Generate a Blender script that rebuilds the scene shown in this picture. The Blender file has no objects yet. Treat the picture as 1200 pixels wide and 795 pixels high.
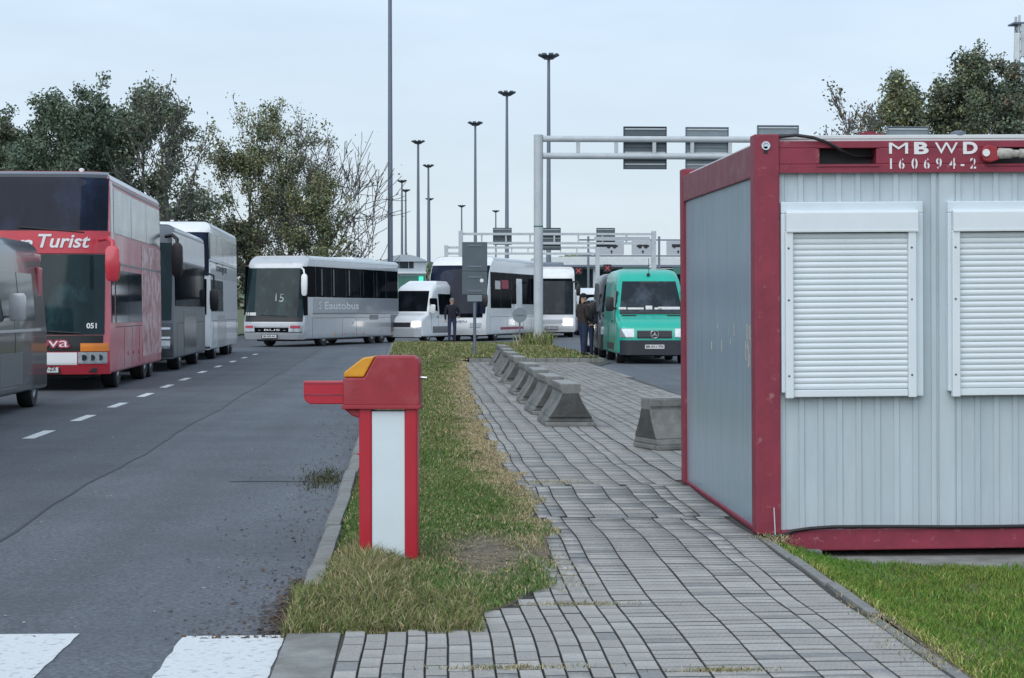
import bpy, bmesh, math, random
import numpy as np
from mathutils import Vector, Matrix
random.seed(7); rng = np.random.default_rng(11)
S = bpy.context.scene
C = S.collection
R = math.radians

# ------------------------------------------------------------------ camera, sky, sun, exposure
CAM_H = 1.57
F_PX = 2300.0
cam = bpy.data.cameras.new('camera'); cam.sensor_width = 36.0
cam.lens = F_PX / 1200 * 36; cam.clip_start = 0.1; cam.clip_end = 6000
co = bpy.data.objects.new('camera', cam); C.objects.link(co)
co.location = (0, 0, CAM_H)
co.rotation_euler = (R(90) - math.atan(50.5 / F_PX), 0, -math.atan(110 / F_PX))
S.camera = co
SUN_EL, SUN_AZ = R(42), R(205)          # azimuth measured clockwise from +Y
w = bpy.data.worlds.new('World'); S.world = w; w.use_nodes = True
nt = w.node_tree; nt.nodes.clear()
N = nt.nodes.new; LK = nt.links.new
out = N('ShaderNodeOutputWorld'); bg = N('ShaderNodeBackground'); sky = N('ShaderNodeTexSky')
sky.sky_type = 'NISHITA'; sky.sun_disc = False; sky.sun_elevation = SUN_EL; sky.sun_rotation = SUN_AZ
sky.air_density = 1.0; sky.dust_density = 1.5; sky.ozone_density = 1.5
tc = N('ShaderNodeTexCoord'); mp = N('ShaderNodeMapping'); mp.inputs['Scale'].default_value = (1, 1, 4.0)
nz = N('ShaderNodeTexNoise'); nz.inputs['Scale'].default_value = 2.3; nz.inputs['Detail'].default_value = 5; nz.inputs['Roughness'].default_value = .55
rp = N('ShaderNodeMapRange'); rp.inputs[1].default_value = .3; rp.inputs[2].default_value = .7; rp.inputs[3].default_value = .72; rp.inputs[4].default_value = 1.0
mx = N('ShaderNodeMix'); mx.data_type = 'RGBA'
LK(tc.outputs['Generated'], mp.inputs[0]); LK(mp.outputs[0], nz.inputs['Vector']); LK(nz.outputs['Fac'], rp.inputs[0])
sz = N('ShaderNodeSeparateXYZ'); LK(tc.outputs['Generated'], sz.inputs[0])
cr = N('ShaderNodeValToRGB'); cr.color_ramp.elements[0].position = .02; cr.color_ramp.elements[0].color = (.637, .73, .81, 1); cr.color_ramp.elements[1].position = .20; cr.color_ramp.elements[1].color = (.52, .65, .81, 1)
LK(sz.outputs[2], cr.inputs[0]); sc_ = N('ShaderNodeVectorMath'); sc_.operation = 'SCALE'; m9 = N('ShaderNodeMapRange'); m9.inputs[1].default_value = .3; m9.inputs[2].default_value = .7; m9.inputs[3].default_value = 9.2; m9.inputs[4].default_value = 10.9; LK(nz.outputs['Fac'], m9.inputs[0]); LK(m9.outputs[0], sc_.inputs['Scale']); LK(cr.outputs[0], sc_.inputs[0])
LK(rp.outputs[0], mx.inputs[0]); LK(sky.outputs[0], mx.inputs[6]); LK(sc_.outputs[0], mx.inputs[7])   # thin even cloud veil, paler towards the horizon
LK(mx.outputs[2], bg.inputs[0]); bg.inputs[1].default_value = 0.1; LK(bg.outputs[0], out.inputs[0])
sl = bpy.data.lights.new('sun', 'SUN'); sl.energy = 1.5; sl.angle = R(70); sl.color = (1, .98, .95)
so = bpy.data.objects.new('sun', sl); C.objects.link(so)
sd = Vector((math.sin(SUN_AZ) * math.cos(SUN_EL), math.cos(SUN_AZ) * math.cos(SUN_EL), math.sin(SUN_EL)))
so.rotation_euler = (-sd).to_track_quat('-Z', 'Y').to_euler(); so.location = sd * 50
S.view_settings.view_transform = 'Standard'; S.view_settings.look = 'None'
S.view_settings.exposure = 0.3; S.view_settings.gamma = 1.0

def terr(y):
    return -0.0072 * max(0.0, min(y, 120.0) - 16.0)
def terr_np(y):
    return -0.0072 * np.maximum(0, np.minimum(y, 120.0) - 16.0)
def ip(tab, v):
    return float(np.interp(v, [a for a, b in tab], [b for a, b in tab]))

# ------------------------------------------------------------------ materials
MATS = {}
def mat(name, col, rough=.6, metal=0, var=.12, vscale=6, bump=0, bscale=60, col2=None, mask=(.45, .7), mscale=3, spec=.5, coat=0, emit=0, detail=6, stretch=(1, 1, 1), trans=0, alpha=1):
    m = bpy.data.materials.new(name); m.use_nodes = True; t = m.node_tree; n = t.nodes.new; l = t.links.new
    b = t.nodes['Principled BSDF']
    tcn = n('ShaderNodeTexCoord'); mpn = n('ShaderNodeMapping'); mpn.inputs['Scale'].default_value = stretch; l(tcn.outputs['Object'], mpn.inputs[0])
    no = n('ShaderNodeTexNoise'); no.inputs['Scale'].default_value = vscale; no.inputs['Detail'].default_value = detail; no.inputs['Roughness'].default_value = .6; l(mpn.outputs[0], no.inputs['Vector'])
    mr = n('ShaderNodeMapRange'); mr.inputs[1].default_value = .3; mr.inputs[2].default_value = .7; mr.inputs[3].default_value = 1 - var; mr.inputs[4].default_value = 1 + var; l(no.outputs['Fac'], mr.inputs[0])
    mu = n('ShaderNodeMix'); mu.data_type = 'RGBA'; mu.blend_type = 'MULTIPLY'; mu.inputs[0].default_value = 1
    mu.inputs[6].default_value = (*col, 1); l(mr.outputs[0], mu.inputs[7]); last = mu.outputs[2]
    if col2:
        n2 = n('ShaderNodeTexNoise'); n2.inputs['Scale'].default_value = mscale; n2.inputs['Detail'].default_value = 7; n2.inputs['Roughness'].default_value = .65; l(mpn.outputs[0], n2.inputs['Vector'])
        m2 = n('ShaderNodeMapRange'); m2.inputs[1].default_value = mask[0]; m2.inputs[2].default_value = mask[1]; l(n2.outputs['Fac'], m2.inputs[0])
        mm = n('ShaderNodeMix'); mm.data_type = 'RGBA'; l(m2.outputs[0], mm.inputs[0]); l(last, mm.inputs[6]); mm.inputs[7].default_value = (*col2, 1); last = mm.outputs[2]
    l(last, b.inputs['Base Color'])
    b.inputs['Roughness'].default_value = rough; b.inputs['Metallic'].default_value = metal; b.inputs['Specular IOR Level'].default_value = spec
    b.inputs['Coat Weight'].default_value = coat; b.inputs['Coat Roughness'].default_value = .08
    if trans: b.inputs['Transmission Weight'].default_value = trans
    if emit:
        b.inputs['Emission Color'].default_value = (*col, 1); b.inputs['Emission Strength'].default_value = emit
    if bump:
        nb = n('ShaderNodeTexNoise'); nb.inputs['Scale'].default_value = bscale; nb.inputs['Detail'].default_value = 4; l(mpn.outputs[0], nb.inputs['Vector'])
        bu = n('ShaderNodeBump'); bu.inputs['Strength'].default_value = bump; bu.inputs['Distance'].default_value = .01; l(nb.outputs['Fac'], bu.inputs['Height']); l(bu.outputs[0], b.inputs['Normal'])
    MATS[name] = m
    return m
def attr_mat(name, rough=.8, sss=0):
    m = bpy.data.materials.new(name); m.use_nodes = True; t = m.node_tree; b = t.nodes['Principled BSDF']
    a = t.nodes.new('ShaderNodeAttribute'); a.attribute_name = 'Col'; t.links.new(a.outputs['Color'], b.inputs['Base Color'])
    b.inputs['Roughness'].default_value = rough; b.inputs['Specular IOR Level'].default_value = .25
    MATS[name] = m; return m

mat('asphalt', (.108, .118, .134), .7, var=.55, vscale=38, bump=.8, bscale=120, col2=(.076, .084, .096), mask=(.42, .7), mscale=.55, detail=9)
def asphalt_lanes():
    m = MATS['asphalt']; t = m.node_tree; n = t.nodes.new; l = t.links.new; b = t.nodes['Principled BSDF']
    src = b.inputs['Base Color'].links[0].from_socket
    tcn = n('ShaderNodeTexCoord'); sx = n('ShaderNodeSeparateXYZ'); l(tcn.outputs['Object'], sx.inputs[0])
    # older, darker paving left of the construction joint: x < -2.45 - 0.0145*y
    ma = n('ShaderNodeMath'); ma.operation = 'MULTIPLY_ADD'; ma.inputs[1].default_value = .0145; ma.inputs[2].default_value = 2.50; l(sx.outputs[1], ma.inputs[0])
    ad = n('ShaderNodeMath'); ad.operation = 'ADD'; l(ma.outputs[0], ad.inputs[0]); l(sx.outputs[0], ad.inputs[1])
    mr = n('ShaderNodeMapRange'); mr.inputs[1].default_value = -.02; mr.inputs[2].default_value = .02; mr.inputs[3].default_value = .80; mr.inputs[4].default_value = 1.0; l(ad.outputs[0], mr.inputs[0])
    mu = n('ShaderNodeMix'); mu.data_type = 'RGBA'; mu.blend_type = 'MULTIPLY'; mu.inputs[0].default_value = 1; l(src, mu.inputs[6]); l(mr.outputs[0], mu.inputs[7])
    # light aggregate chips
    vo = n('ShaderNodeTexVoronoi'); vo.inputs['Scale'].default_value = 55; l(tcn.outputs['Object'], vo.inputs['Vector'])
    m3 = n('ShaderNodeMapRange'); m3.inputs[1].default_value = .10; m3.inputs[2].default_value = .22; m3.inputs[3].default_value = .5; m3.inputs[4].default_value = 0; l(vo.outputs['Distance'], m3.inputs[0])
    no = n('ShaderNodeTexNoise'); no.inputs['Scale'].default_value = 9; l(tcn.outputs['Object'], no.inputs['Vector'])
    m4 = n('ShaderNodeMath'); m4.operation = 'MULTIPLY'; l(m3.outputs[0], m4.inputs[0]); l(no.outputs['Fac'], m4.inputs[1])
    mm = n('ShaderNodeMix'); mm.data_type = 'RGBA'; l(m4.outputs[0], mm.inputs[0]); l(mu.outputs[2], mm.inputs[6]); mm.inputs[7].default_value = (.32, .33, .34, 1)
    # single stones of the wearing course and long wheel tracks
    v2 = n('ShaderNodeTexVoronoi'); v2.inputs['Scale'].default_value = 48; l(tcn.outputs['Object'], v2.inputs['Vector'])
    sp = n('ShaderNodeSeparateColor'); l(v2.outputs['Color'], sp.inputs[0])
    m5 = n('ShaderNodeMapRange'); m5.inputs[3].default_value = .78; m5.inputs[4].default_value = 1.22; l(sp.outputs[0], m5.inputs[0])
    mq = n('ShaderNodeMapping'); mq.inputs['Scale'].default_value = (1.5, .045, 1); l(tcn.outputs['Object'], mq.inputs[0])
    nq = n('ShaderNodeTexNoise'); nq.inputs['Scale'].default_value = 1.0; nq.inputs['Detail'].default_value = 5; l(mq.outputs[0], nq.inputs['Vector'])
    m6 = n('ShaderNodeMapRange'); m6.inputs[1].default_value = .3; m6.inputs[2].default_value = .7; m6.inputs[3].default_value = .82; m6.inputs[4].default_value = 1.16; l(nq.outputs['Fac'], m6.inputs[0])
    m7 = n('ShaderNodeMath'); m7.operation = 'MULTIPLY'; l(m5.outputs[0], m7.inputs[0]); l(m6.outputs[0], m7.inputs[1])
    mz = n('ShaderNodeMix'); mz.data_type = 'RGBA'; mz.blend_type = 'MULTIPLY'; mz.inputs[0].default_value = 1; l(mm.outputs[2], mz.inputs[6]); l(m7.outputs[0], mz.inputs[7])
    l(mz.outputs[2], b.inputs['Base Color'])
asphalt_lanes()
mat('tar', (.03, .032, .036), .6, var=.2)
mat('dirt_ground', (.17, .15, .10), .95, var=.3, vscale=8, col2=(.10, .12, .045), mask=(.35, .65), mscale=2, bump=.6, bscale=40)
mat('verge', (.07, .09, .035), .95, var=.3, vscale=3, col2=(.12, .11, .06), mask=(.4, .7), mscale=.6)
mat('soil', (.135, .105, .07), .95, var=.35, vscale=20, col2=(.22, .185, .12), mask=(.42, .62), mscale=9, bump=.9, bscale=60)
mat('joint', (.060, .058, .052), .95, var=.3, vscale=30)
mat('paver_a', (.365, .352, .325), .88, var=.30, vscale=55, bump=.5, bscale=90, col2=(.27, .268, .255), mask=(.45, .72), mscale=3)
mat('paver_b', (.40, .388, .36), .88, var=.30, vscale=55, bump=.5, bscale=90, col2=(.31, .307, .292), mask=(.45, .72), mscale=4)
mat('paver_c', (.315, .306, .285), .88, var=.30, vscale=55, bump=.5, bscale=90)
mat('paver_old', (.235, .235, .228), .9, var=.2, vscale=25, bump=.35, bscale=120)
mat('kerb', (.225, .228, .215), .9, var=.2, vscale=15, bump=.5, bscale=70, col2=(.15, .15, .13), mask=(.45, .75), mscale=4)
mat('slab', (.25, .25, .235), .9, var=.2, vscale=10, bump=.5, bscale=60, col2=(.14, .14, .12), mask=(.45, .7), mscale=3)
mat('paint', (.66, .68, .68), .7, var=.07, vscale=20, col2=(.30, .31, .32), mask=(.52, .70), mscale=20, bump=.3, bscale=130)
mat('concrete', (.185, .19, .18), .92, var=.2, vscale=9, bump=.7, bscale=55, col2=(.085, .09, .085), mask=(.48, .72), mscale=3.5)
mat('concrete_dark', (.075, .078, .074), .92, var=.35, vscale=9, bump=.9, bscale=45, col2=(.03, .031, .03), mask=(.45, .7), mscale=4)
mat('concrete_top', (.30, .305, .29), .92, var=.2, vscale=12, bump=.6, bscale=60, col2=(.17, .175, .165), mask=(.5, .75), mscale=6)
mat('steel', (.47, .51, .53), .5, var=.08, vscale=2, metal=.0, col2=(.36, .39, .41), mask=(.5, .8), mscale=1.5)
mat('mast', (.16, .185, .23), .5, var=.1, metal=.2)
mat('mast_dark', (.05, .06, .08), .5, var=.1)
mat('sign_back', (.085, .11, .125), .55, var=.1, vscale=3)
mat('sign_back_light', (.20, .24, .26), .55, var=.1, vscale=3)
mat('sign_face', (.42, .45, .48), .6, var=.05)
mat('black', (.012, .012, .014), .5, var=.2)
mat('rubber', (.018, .018, .02), .8, var=.2, vscale=20)
mat('plastic_dark', (.022, .025, .034), .45, var=.15)
mat('chrome', (.6, .6, .62), .22, metal=.9, var=.05)
mat('rim', (.38, .39, .41), .4, metal=.5, var=.1)
mat('white_paint', (.78, .79, .79), .32, var=.05, vscale=3, coat=.4, col2=(.5, .5, .48), mask=(.6, .85), mscale=2)
mat('roof_white', (.62, .66, .66), .5, var=.08, vscale=2)
mat('silver', (.50, .52, .54), .33, metal=.2, var=.05, vscale=2, coat=.4, col2=(.30, .31, .31), mask=(.55, .85), mscale=1.5)
mat('silver_mid', (.30, .32, .345), .35, metal=.2, var=.06, coat=.4)
mat('silver_dark', (.145, .152, .165), .35, metal=.3, var=.06)
mat('bus_red', (.55, .04, .062), .35, var=.06, vscale=2, coat=.4)
mat('bus_red_side', (.62, .16, .19), .35, var=.1, vscale=2, coat=.2, col2=(.62, .30, .32), mask=(.42, .62), mscale=1.1)
mat('bus_print', (.40, .13, .15), .35, var=.25, vscale=5, col2=(.65, .45, .45), mask=(.45, .55), mscale=3)
mat('grey_dark', (.055, .06, .068), .3, metal=.2, var=.08, coat=.5)
mat('grey_van', (.032, .035, .039), .25, metal=.1, var=.08, coat=.35)
mat('green_paint', (.0, .40, .29), .33, var=.05, vscale=2, coat=.5)
mat('amber', (.75, .22, .02), .35, var=.1, coat=.3)
mat('amber_cap', (.62, .27, .012), .45, var=.15, vscale=12)
mat('lamp_red', (.42, .03, .05), .3, var=.1, coat=.4)
mat('lamp_clear', (.42, .45, .48), .15, metal=.4, var=.2, vscale=14, coat=.6)
mat('headlight_on_and_glint', (1, .97, .88), .3, emit=2.5)
mat('headlight_glow', (1, .93, .78), .3, emit=14)
mat('led_red', (.6, .07, .10), .4, emit=.25)
mat('led_green', (.05, .8, .5), .4, emit=.5)
mat('plate', (.62, .62, .62), .5, var=.05)
mat('print_black', (.015, .015, .02), .6)
mat('print_white', (.75, .75, .76), .6, var=.05)
mat('print_blue', (.03, .05, .16), .6)
mat('sticker_red', (.36, .04, .07), .6)
mat('paper', (.6, .6, .58), .8)
mat('cont_red', (.235, .027, .050), .55, var=.18, vscale=5, col2=(.32, .12, .12), mask=(.60, .68), mscale=14, bump=.15, bscale=30)
mat('cont_red_top', (.20, .055, .07), .6, var=.16, vscale=5, col2=(.24, .12, .12), mask=(.5, .7), mscale=6)
mat('cont_grey', (.47, .54, .575), .5, var=.06, vscale=3, col2=(.40, .48, .515), mask=(.5, .8), mscale=2, stretch=(3, 3, .6))
mat('cont_grey2', (.45, .52, .555), .5, var=.04, vscale=3, col2=(.38, .455, .49), mask=(.5, .8), mscale=2, stretch=(3, 3, .6))
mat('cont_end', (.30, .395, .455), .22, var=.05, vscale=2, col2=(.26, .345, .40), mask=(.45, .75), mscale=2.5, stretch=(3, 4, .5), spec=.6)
mat('shutter', (.68, .735, .76), .45, var=.03, vscale=4)
mat('shutter_frame', (.62, .70, .74), .45, var=.04, vscale=4)
mat('scuff', (.55, .47, .33), .8, var=.3, vscale=30)
mat('gate_red', (.42, .010, .026), .38, var=.06, vscale=6, coat=.2)
mat('gate_head', (.30, .020, .032), .5, var=.14, vscale=8, col2=(.36, .07, .08), mask=(.55, .75), mscale=3)
mat('gate_white', (.62, .70, .73), .45, var=.03, vscale=5)
mat('skin', (.45, .26, .19), .6, var=.08)
mat('jeans', (.022, .033, .075), .9, var=.25, vscale=14)
mat('jacket_navy', (.008, .01, .022), .85, var=.2, vscale=10)
mat('jacket_brown', (.030, .022, .022), .85, var=.25, vscale=10)
mat('jacket_rust', (.16, .07, .035), .85, var=.25, vscale=10)
mat('hair_grey', (.20, .18, .17), .9, var=.2)
mat('hat', (.010, .011, .016), .95, var=.2)
mat('shoe', (.015, .014, .014), .7)
mat('bark', (.085, .075, .062), .95, var=.3, vscale=12)
mat('bark_grey', (.105, .10, .095), .95, var=.3, vscale=12)
mat('building', (.38, .43, .47), .7, var=.06, vscale=1)
mat('building_dark', (.10, .15, .16), .6, var=.1)
mat('building_green', (.05, .17, .13), .6, var=.1)
mat('straw', (.27, .215, .13), .9, var=.4, vscale=40)
mat('leaf_dead', (.095, .062, .04), .9, var=.4, vscale=40)
mat('litter', (.40, .38, .34), .9, var=.4, vscale=40)
attr_mat('grass'); attr_mat('leaves', .75)
def glassm(name, col, rough=.05, spec=.5, ior=1.45):
    m = mat(name, col, rough, var=.35, vscale=1.6, spec=spec, col2=tuple(q * 2.6 for q in col), mask=(.50, .66), mscale=1.2, stretch=(1, 1, .6)); m.node_tree.nodes['Principled BSDF'].inputs['IOR'].default_value = ior; return m  # lighter blotches in the base colour imitate reflections and a glimpsed interior
glassm('glass_dark', (.006, .008, .011), .06, .12, 1.06); glassm('glass_navy', (.007, .011, .024), .06, .2); glassm('glass_teal', (.014, .030, .034), .06, .28); glassm('glass_light', (.16, .18, .19), .12); glassm('glass_grey', (.022, .028, .034), .06, .2)

# ------------------------------------------------------------------ mesh helpers
class MB:
    def __init__(s): s.v = []; s.f = []; s.m = []
    def add(s, v, f, m=0):
        o = len(s.v); s.v += [tuple(p) for p in v]; s.f += [tuple(i + o for i in q) for q in f]; s.m += [m] * len(f); return s
    def box(s, x0, x1, y0, y1, z0, z1, m=0):
        v = [(x, y, z) for z in (z0, z1) for y in (y0, y1) for x in (x0, x1)]
        return s.add(v, [(0, 2, 3, 1), (4, 5, 7, 6), (0, 1, 5, 4), (2, 6, 7, 3), (0, 4, 6, 2), (1, 3, 7, 5)], m)
    def prism(s, poly, a0, a1, axis='y', m=0):
        # poly: list of 2D pts; axis y -> (x,z), axis x -> (y,z), axis z -> (x,y)
        def P(p, a): return (p[0], a, p[1]) if axis == 'y' else (a, p[0], p[1]) if axis == 'x' else (p[0], p[1], a)
        n = len(poly); v = [P(p, a0) for p in poly] + [P(p, a1) for p in poly]
        f = [tuple(range(n)), tuple(range(2 * n - 1, n - 1, -1))] + [(i, i + n, (i + 1) % n + n, (i + 1) % n) for i in range(n)]
        return s.add(v, f, m)
    def tube(s, pts, r, n=8, m=0, cap=True):
        pts = [Vector(p) for p in pts]; rr = r if isinstance(r, (list, tuple)) else [r] * len(pts)
        v = []; f = []; k = len(pts); ref = None
        for i, p in enumerate(pts):
            d = (pts[min(i + 1, k - 1)] - pts[max(i - 1, 0)]); d = d.normalized() if d.length > 1e-9 else Vector((0, 0, 1))
            if ref is None: ref = Vector((1, 0, 0)) if abs(d.x) < .8 else Vector((0, 0, 1))
            a = d.cross(ref).normalized(); b = d.cross(a).normalized(); ref = b.cross(d) if False else ref
            for j in range(n):
                t = 2 * math.pi * j / n; v.append(p + (a * math.cos(t) + b * math.sin(t)) * rr[i])
        for i in range(k - 1):
            for j in range(n): f.append((i * n + j, i * n + (j + 1) % n, (i + 1) * n + (j + 1) % n, (i + 1) * n + j))
        if cap: f.append(tuple(range(n - 1, -1, -1))); f.append(tuple((k - 1) * n + j for j in range(n)))
        return s.add(v, f, m)
    def lathe(s, prof, axis='x', c=(0, 0, 0), n=24, m=0):
        # prof: (a, r) along the axis
        v = []; f = []
        for a, r in prof:
            for j in range(n):
                t = 2 * math.pi * j / n; p, q = r * math.cos(t), r * math.sin(t)
                o = (a, p, q) if axis == 'x' else (p, a, q) if axis == 'y' else (p, q, a)
                v.append((o[0] + c[0], o[1] + c[1], o[2] + c[2]))
        k = len(prof)
        for i in range(k - 1):
            for j in range(n): f.append((i * n + j, i * n + (j + 1) % n, (i + 1) * n + (j + 1) % n, (i + 1) * n + j))
        f.append(tuple(range(n))); f.append(tuple((k - 1) * n + j for j in range(n - 1, -1, -1)))
        return s.add(v, f, m)
    def loft(s, rings, m=0, closed=True, cap=True):
        n = len(rings[0]); k = len(rings); v = [p for r in rings for p in r]; f = []
        for i in range(k - 1):
            for j in range(n if closed else n - 1):
                f.append((i * n + j, i * n + (j + 1) % n, (i + 1) * n + (j + 1) % n, (i + 1) * n + j))
        if cap:
            for i, rev in ((0, True), (k - 1, False)):
                c = Vector((0, 0, 0))
                for p in rings[i]: c += Vector(p)
                v.append(tuple(c / n)); ci = len(v) - 1
                for j in range(n):
                    a, b = i * n + j, i * n + (j + 1) % n
                    f.append((ci, b, a) if rev else (ci, a, b))
        return s.add(v, f, m)
    def sheet(s, fn, us, v0, v1, nv, nrm, off=.012, back=.03, nu=8, m=0):
        # us: (lo,hi) numbers or functions of v ; thin raised pane with a rim
        fl = lambda q, v: q(v) if callable(q) else q
        nrm = Vector(nrm); g = []
        for i in range(nv + 1):
            v = v0 + (v1 - v0) * i / nv
            row = []
            for j in range(nu + 1):
                u = fl(us[0], v) + (fl(us[1], v) - fl(us[0], v)) * j / nu
                row.append(Vector(fn(u, v)) + nrm * off)
            g.append(row)
        V = [p for r in g for p in r]; W1 = nu + 1; F = []
        for i in range(nv):
            for j in range(nu): F.append((i * W1 + j, i * W1 + j + 1, (i + 1) * W1 + j + 1, (i + 1) * W1 + j))
        rim = [j for j in range(W1)] + [i * W1 + nu for i in range(1, nv + 1)] + [nv * W1 + j for j in range(nu - 1, -1, -1)] + [i * W1 for i in range(nv - 1, 0, -1)]
        o = len(V); V += [V[i] - nrm * (off + back) for i in rim]; k = len(rim)
        for a in range(k): F.append((rim[a], o + a, o + (a + 1) % k, rim[(a + 1) % k]))
        return s.add(V, F, m)
    def build(s, name, mats, parent=None, smooth=None, bevel=0, seg=2, loc=None, rot=None, fix=True):
        me = bpy.data.meshes.new(name); me.from_pydata(s.v, [], s.f)
        mats = mats if isinstance(mats, (list, tuple)) else [mats]
        for q in mats: me.materials.append(MATS[q] if isinstance(q, str) else q)
        if len(mats) > 1: me.polygons.foreach_set('material_index', s.m)
        if fix:
            bm = bmesh.new(); bm.from_mesh(me); bmesh.ops.recalc_face_normals(bm, faces=bm.faces); bm.to_mesh(me); bm.free()
        if smooth is not None:
            me.polygons.foreach_set('use_smooth', [True] * len(me.polygons)); me.set_sharp_from_angle(angle=R(smooth))
        me.update()
        o = bpy.data.objects.new(name, me); C.objects.link(o)
        if parent: o.parent = parent
        if loc: o.location = loc
        if rot: o.rotation_euler = rot
        if bevel:
            b = o.modifiers.new('bevel', 'BEVEL'); b.width = bevel; b.segments = seg; b.limit_method = 'ANGLE'; b.angle_limit = R(35)
        return o
def tag(o, label=None, cat=None, group=None, kind=None):
    if label: o['label'] = label
    if cat: o['category'] = cat
    if group: o['group'] = group
    if kind: o['kind'] = kind
    return o
def thing(name, label, cat, loc=(0, 0, 0), rot=(0, 0, 0), group=None):
    o = bpy.data.objects.new(name, None); C.objects.link(o); o.location = loc; o.rotation_euler = rot
    o.empty_display_size = .2
    return tag(o, label, cat, group)
def inst(name, me, parent=None, loc=(0, 0, 0), rot=(0, 0, 0), scale=None):
    o = bpy.data.objects.new(name, me); C.objects.link(o); o.location = loc; o.rotation_euler = rot
    if scale: o.scale = scale
    if parent: o.parent = parent
    return o
def copy_tree(o, parent=None):
    c = o.copy(); C.objects.link(c); c.parent = parent
    for ch in o.children: copy_tree(ch, c)
    return c
def text(s, size, m, parent, loc, rot=(R(90), 0, 0), sx=1.0, bold=0, shear=0, name='lettering', ext=.002, space=1.0, fit=None):
    cu = bpy.data.curves.new(name, 'FONT'); cu.body = s; cu.size = size; cu.align_x = 'CENTER'; cu.align_y = 'CENTER'
    cu.extrude = ext; cu.offset = bold; cu.shear = shear; cu.space_character = space; cu.resolution_u = 4
    o = bpy.data.objects.new(name, cu); C.objects.link(o)
    dg = bpy.context.evaluated_depsgraph_get()
    me = bpy.data.meshes.new_from_object(o.evaluated_get(dg)); bpy.data.objects.remove(o); bpy.data.curves.remove(cu)
    if fit and len(me.vertices):
        xs = [v.co.x for v in me.vertices]; sx = fit / max(1e-6, max(xs) - min(xs))
    for v in me.vertices: v.co.x *= sx
    me.materials.clear(); me.materials.append(MATS[m])
    q = bpy.data.objects.new(name, me); C.objects.link(q); q.parent = parent; q.location = loc; q.rotation_euler = rot
    return q
def cut(o, cutters, m='black'):
    # boolean subtraction baked into the mesh
    mb = MB()
    for v, f in cutters: mb.add(v, f)
    c = mb.build('cutter', m)
    md = o.modifiers.new('cut', 'BOOLEAN'); md.object = c; md.operation = 'DIFFERENCE'; md.solver = 'EXACT'
    try: md.material_mode = 'TRANSFER'
    except Exception: pass
    dg = bpy.context.evaluated_depsgraph_get()
    me = bpy.data.meshes.new_from_object(o.evaluated_get(dg))
    o.modifiers.clear(); old = o.data; o.data = me; bpy.data.meshes.remove(old); bpy.data.objects.remove(c)
    me.set_sharp_from_angle(angle=R(38))
def array_mesh(name, verts, quads=None, tris=None, mats=(), midx=None, col=None):
    me = bpy.data.meshes.new(name)
    nq = 0 if quads is None else len(quads); ntr = 0 if tris is None else len(tris)
    me.vertices.add(len(verts)); me.vertices.foreach_set('co', np.asarray(verts, dtype=np.float32).ravel())
    me.loops.add(nq * 4 + ntr * 3); me.polygons.add(nq + ntr)
    li = []
    if nq: li.append(np.asarray(quads, dtype=np.int32).ravel())
    if ntr: li.append(np.asarray(tris, dtype=np.int32).ravel())
    me.loops.foreach_set('vertex_index', np.concatenate(li))
    st = np.concatenate([np.arange(nq) * 4, nq * 4 + np.arange(ntr) * 3]).astype(np.int32)
    me.polygons.foreach_set('loop_start', st)
    for q in mats: me.materials.append(MATS[q])
    if midx is not None: me.polygons.foreach_set('material_index', np.asarray(midx, dtype=np.int32))
    if col is not None:
        a = me.color_attributes.new('Col', 'FLOAT_COLOR', 'POINT')
        a.data.foreach_set('color', np.concatenate([np.asarray(col, dtype=np.float32), np.ones((len(verts), 1), np.float32)], 1).ravel())
    me.update(calc_edges=True); me.validate()
    return me
_lat = rng.random((256, 256))
def vnoise(x, y, sc):
    x = np.asarray(x) * sc + 71.3; y = np.asarray(y) * sc + 19.7
    xi = np.floor(x).astype(int); yi = np.floor(y).astype(int); fx = x - xi; fy = y - yi; fx = fx * fx * (3 - 2 * fx); fy = fy * fy * (3 - 2 * fy)
    g = lambda a, b: _lat[a % 256, b % 256]
    return (g(xi, yi) * (1 - fx) + g(xi + 1, yi) * fx) * (1 - fy) + (g(xi, yi + 1) * (1 - fx) + g(xi + 1, yi + 1) * fx) * fy
# ------------------------------------------------------------------ ground, road, kerbs, pavement
def strip(name, xl, xr, ys, dz, m, nx=1, und=None, kind='structure', parent=None):
    v = []; f = []
    for y in ys:
        a, b = (xl(y) if callable(xl) else xl), (xr(y) if callable(xr) else xr)
        for i in range(nx + 1):
            x = a + (b - a) * i / nx; v.append((x, y, terr(y) + dz + (und(x, y) if und else 0)))
    k = nx + 1
    for j in range(len(ys) - 1):
        for i in range(nx): f.append((j * k + i, j * k + i + 1, (j + 1) * k + i + 1, (j + 1) * k + i))
    o = MB().add(v, f).build(name, m, parent, fix=False, smooth=60)
    if kind and not parent: o['kind'] = kind
    return o
YS = [-30, 0, 16, 30, 60, 90, 120, 200, 400]
gr = MB().add([(-3000, -300, -1.2), (3000, -300, -1.2), (3000, 5000, -1.2), (-3000, 5000, -1.2)], [(0, 1, 2, 3)]).build('ground', 'verge', fix=False); gr['kind'] = 'structure'
strip('road', -14, 2.0, YS, 0, 'asphalt', nx=2)
strip('side_road', 2.0, 60, [16.62, 30, 60, 90, 120, 200, 400], 0, 'asphalt', nx=3)
strip('verge', -120, -10.2, YS, .06, 'verge')
kx = lambda y: ip([(0, -.52), (9.9, -.54), (19, -.58), (39, -.76), (81, -1.05), (90, -1.1)], y)
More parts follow.
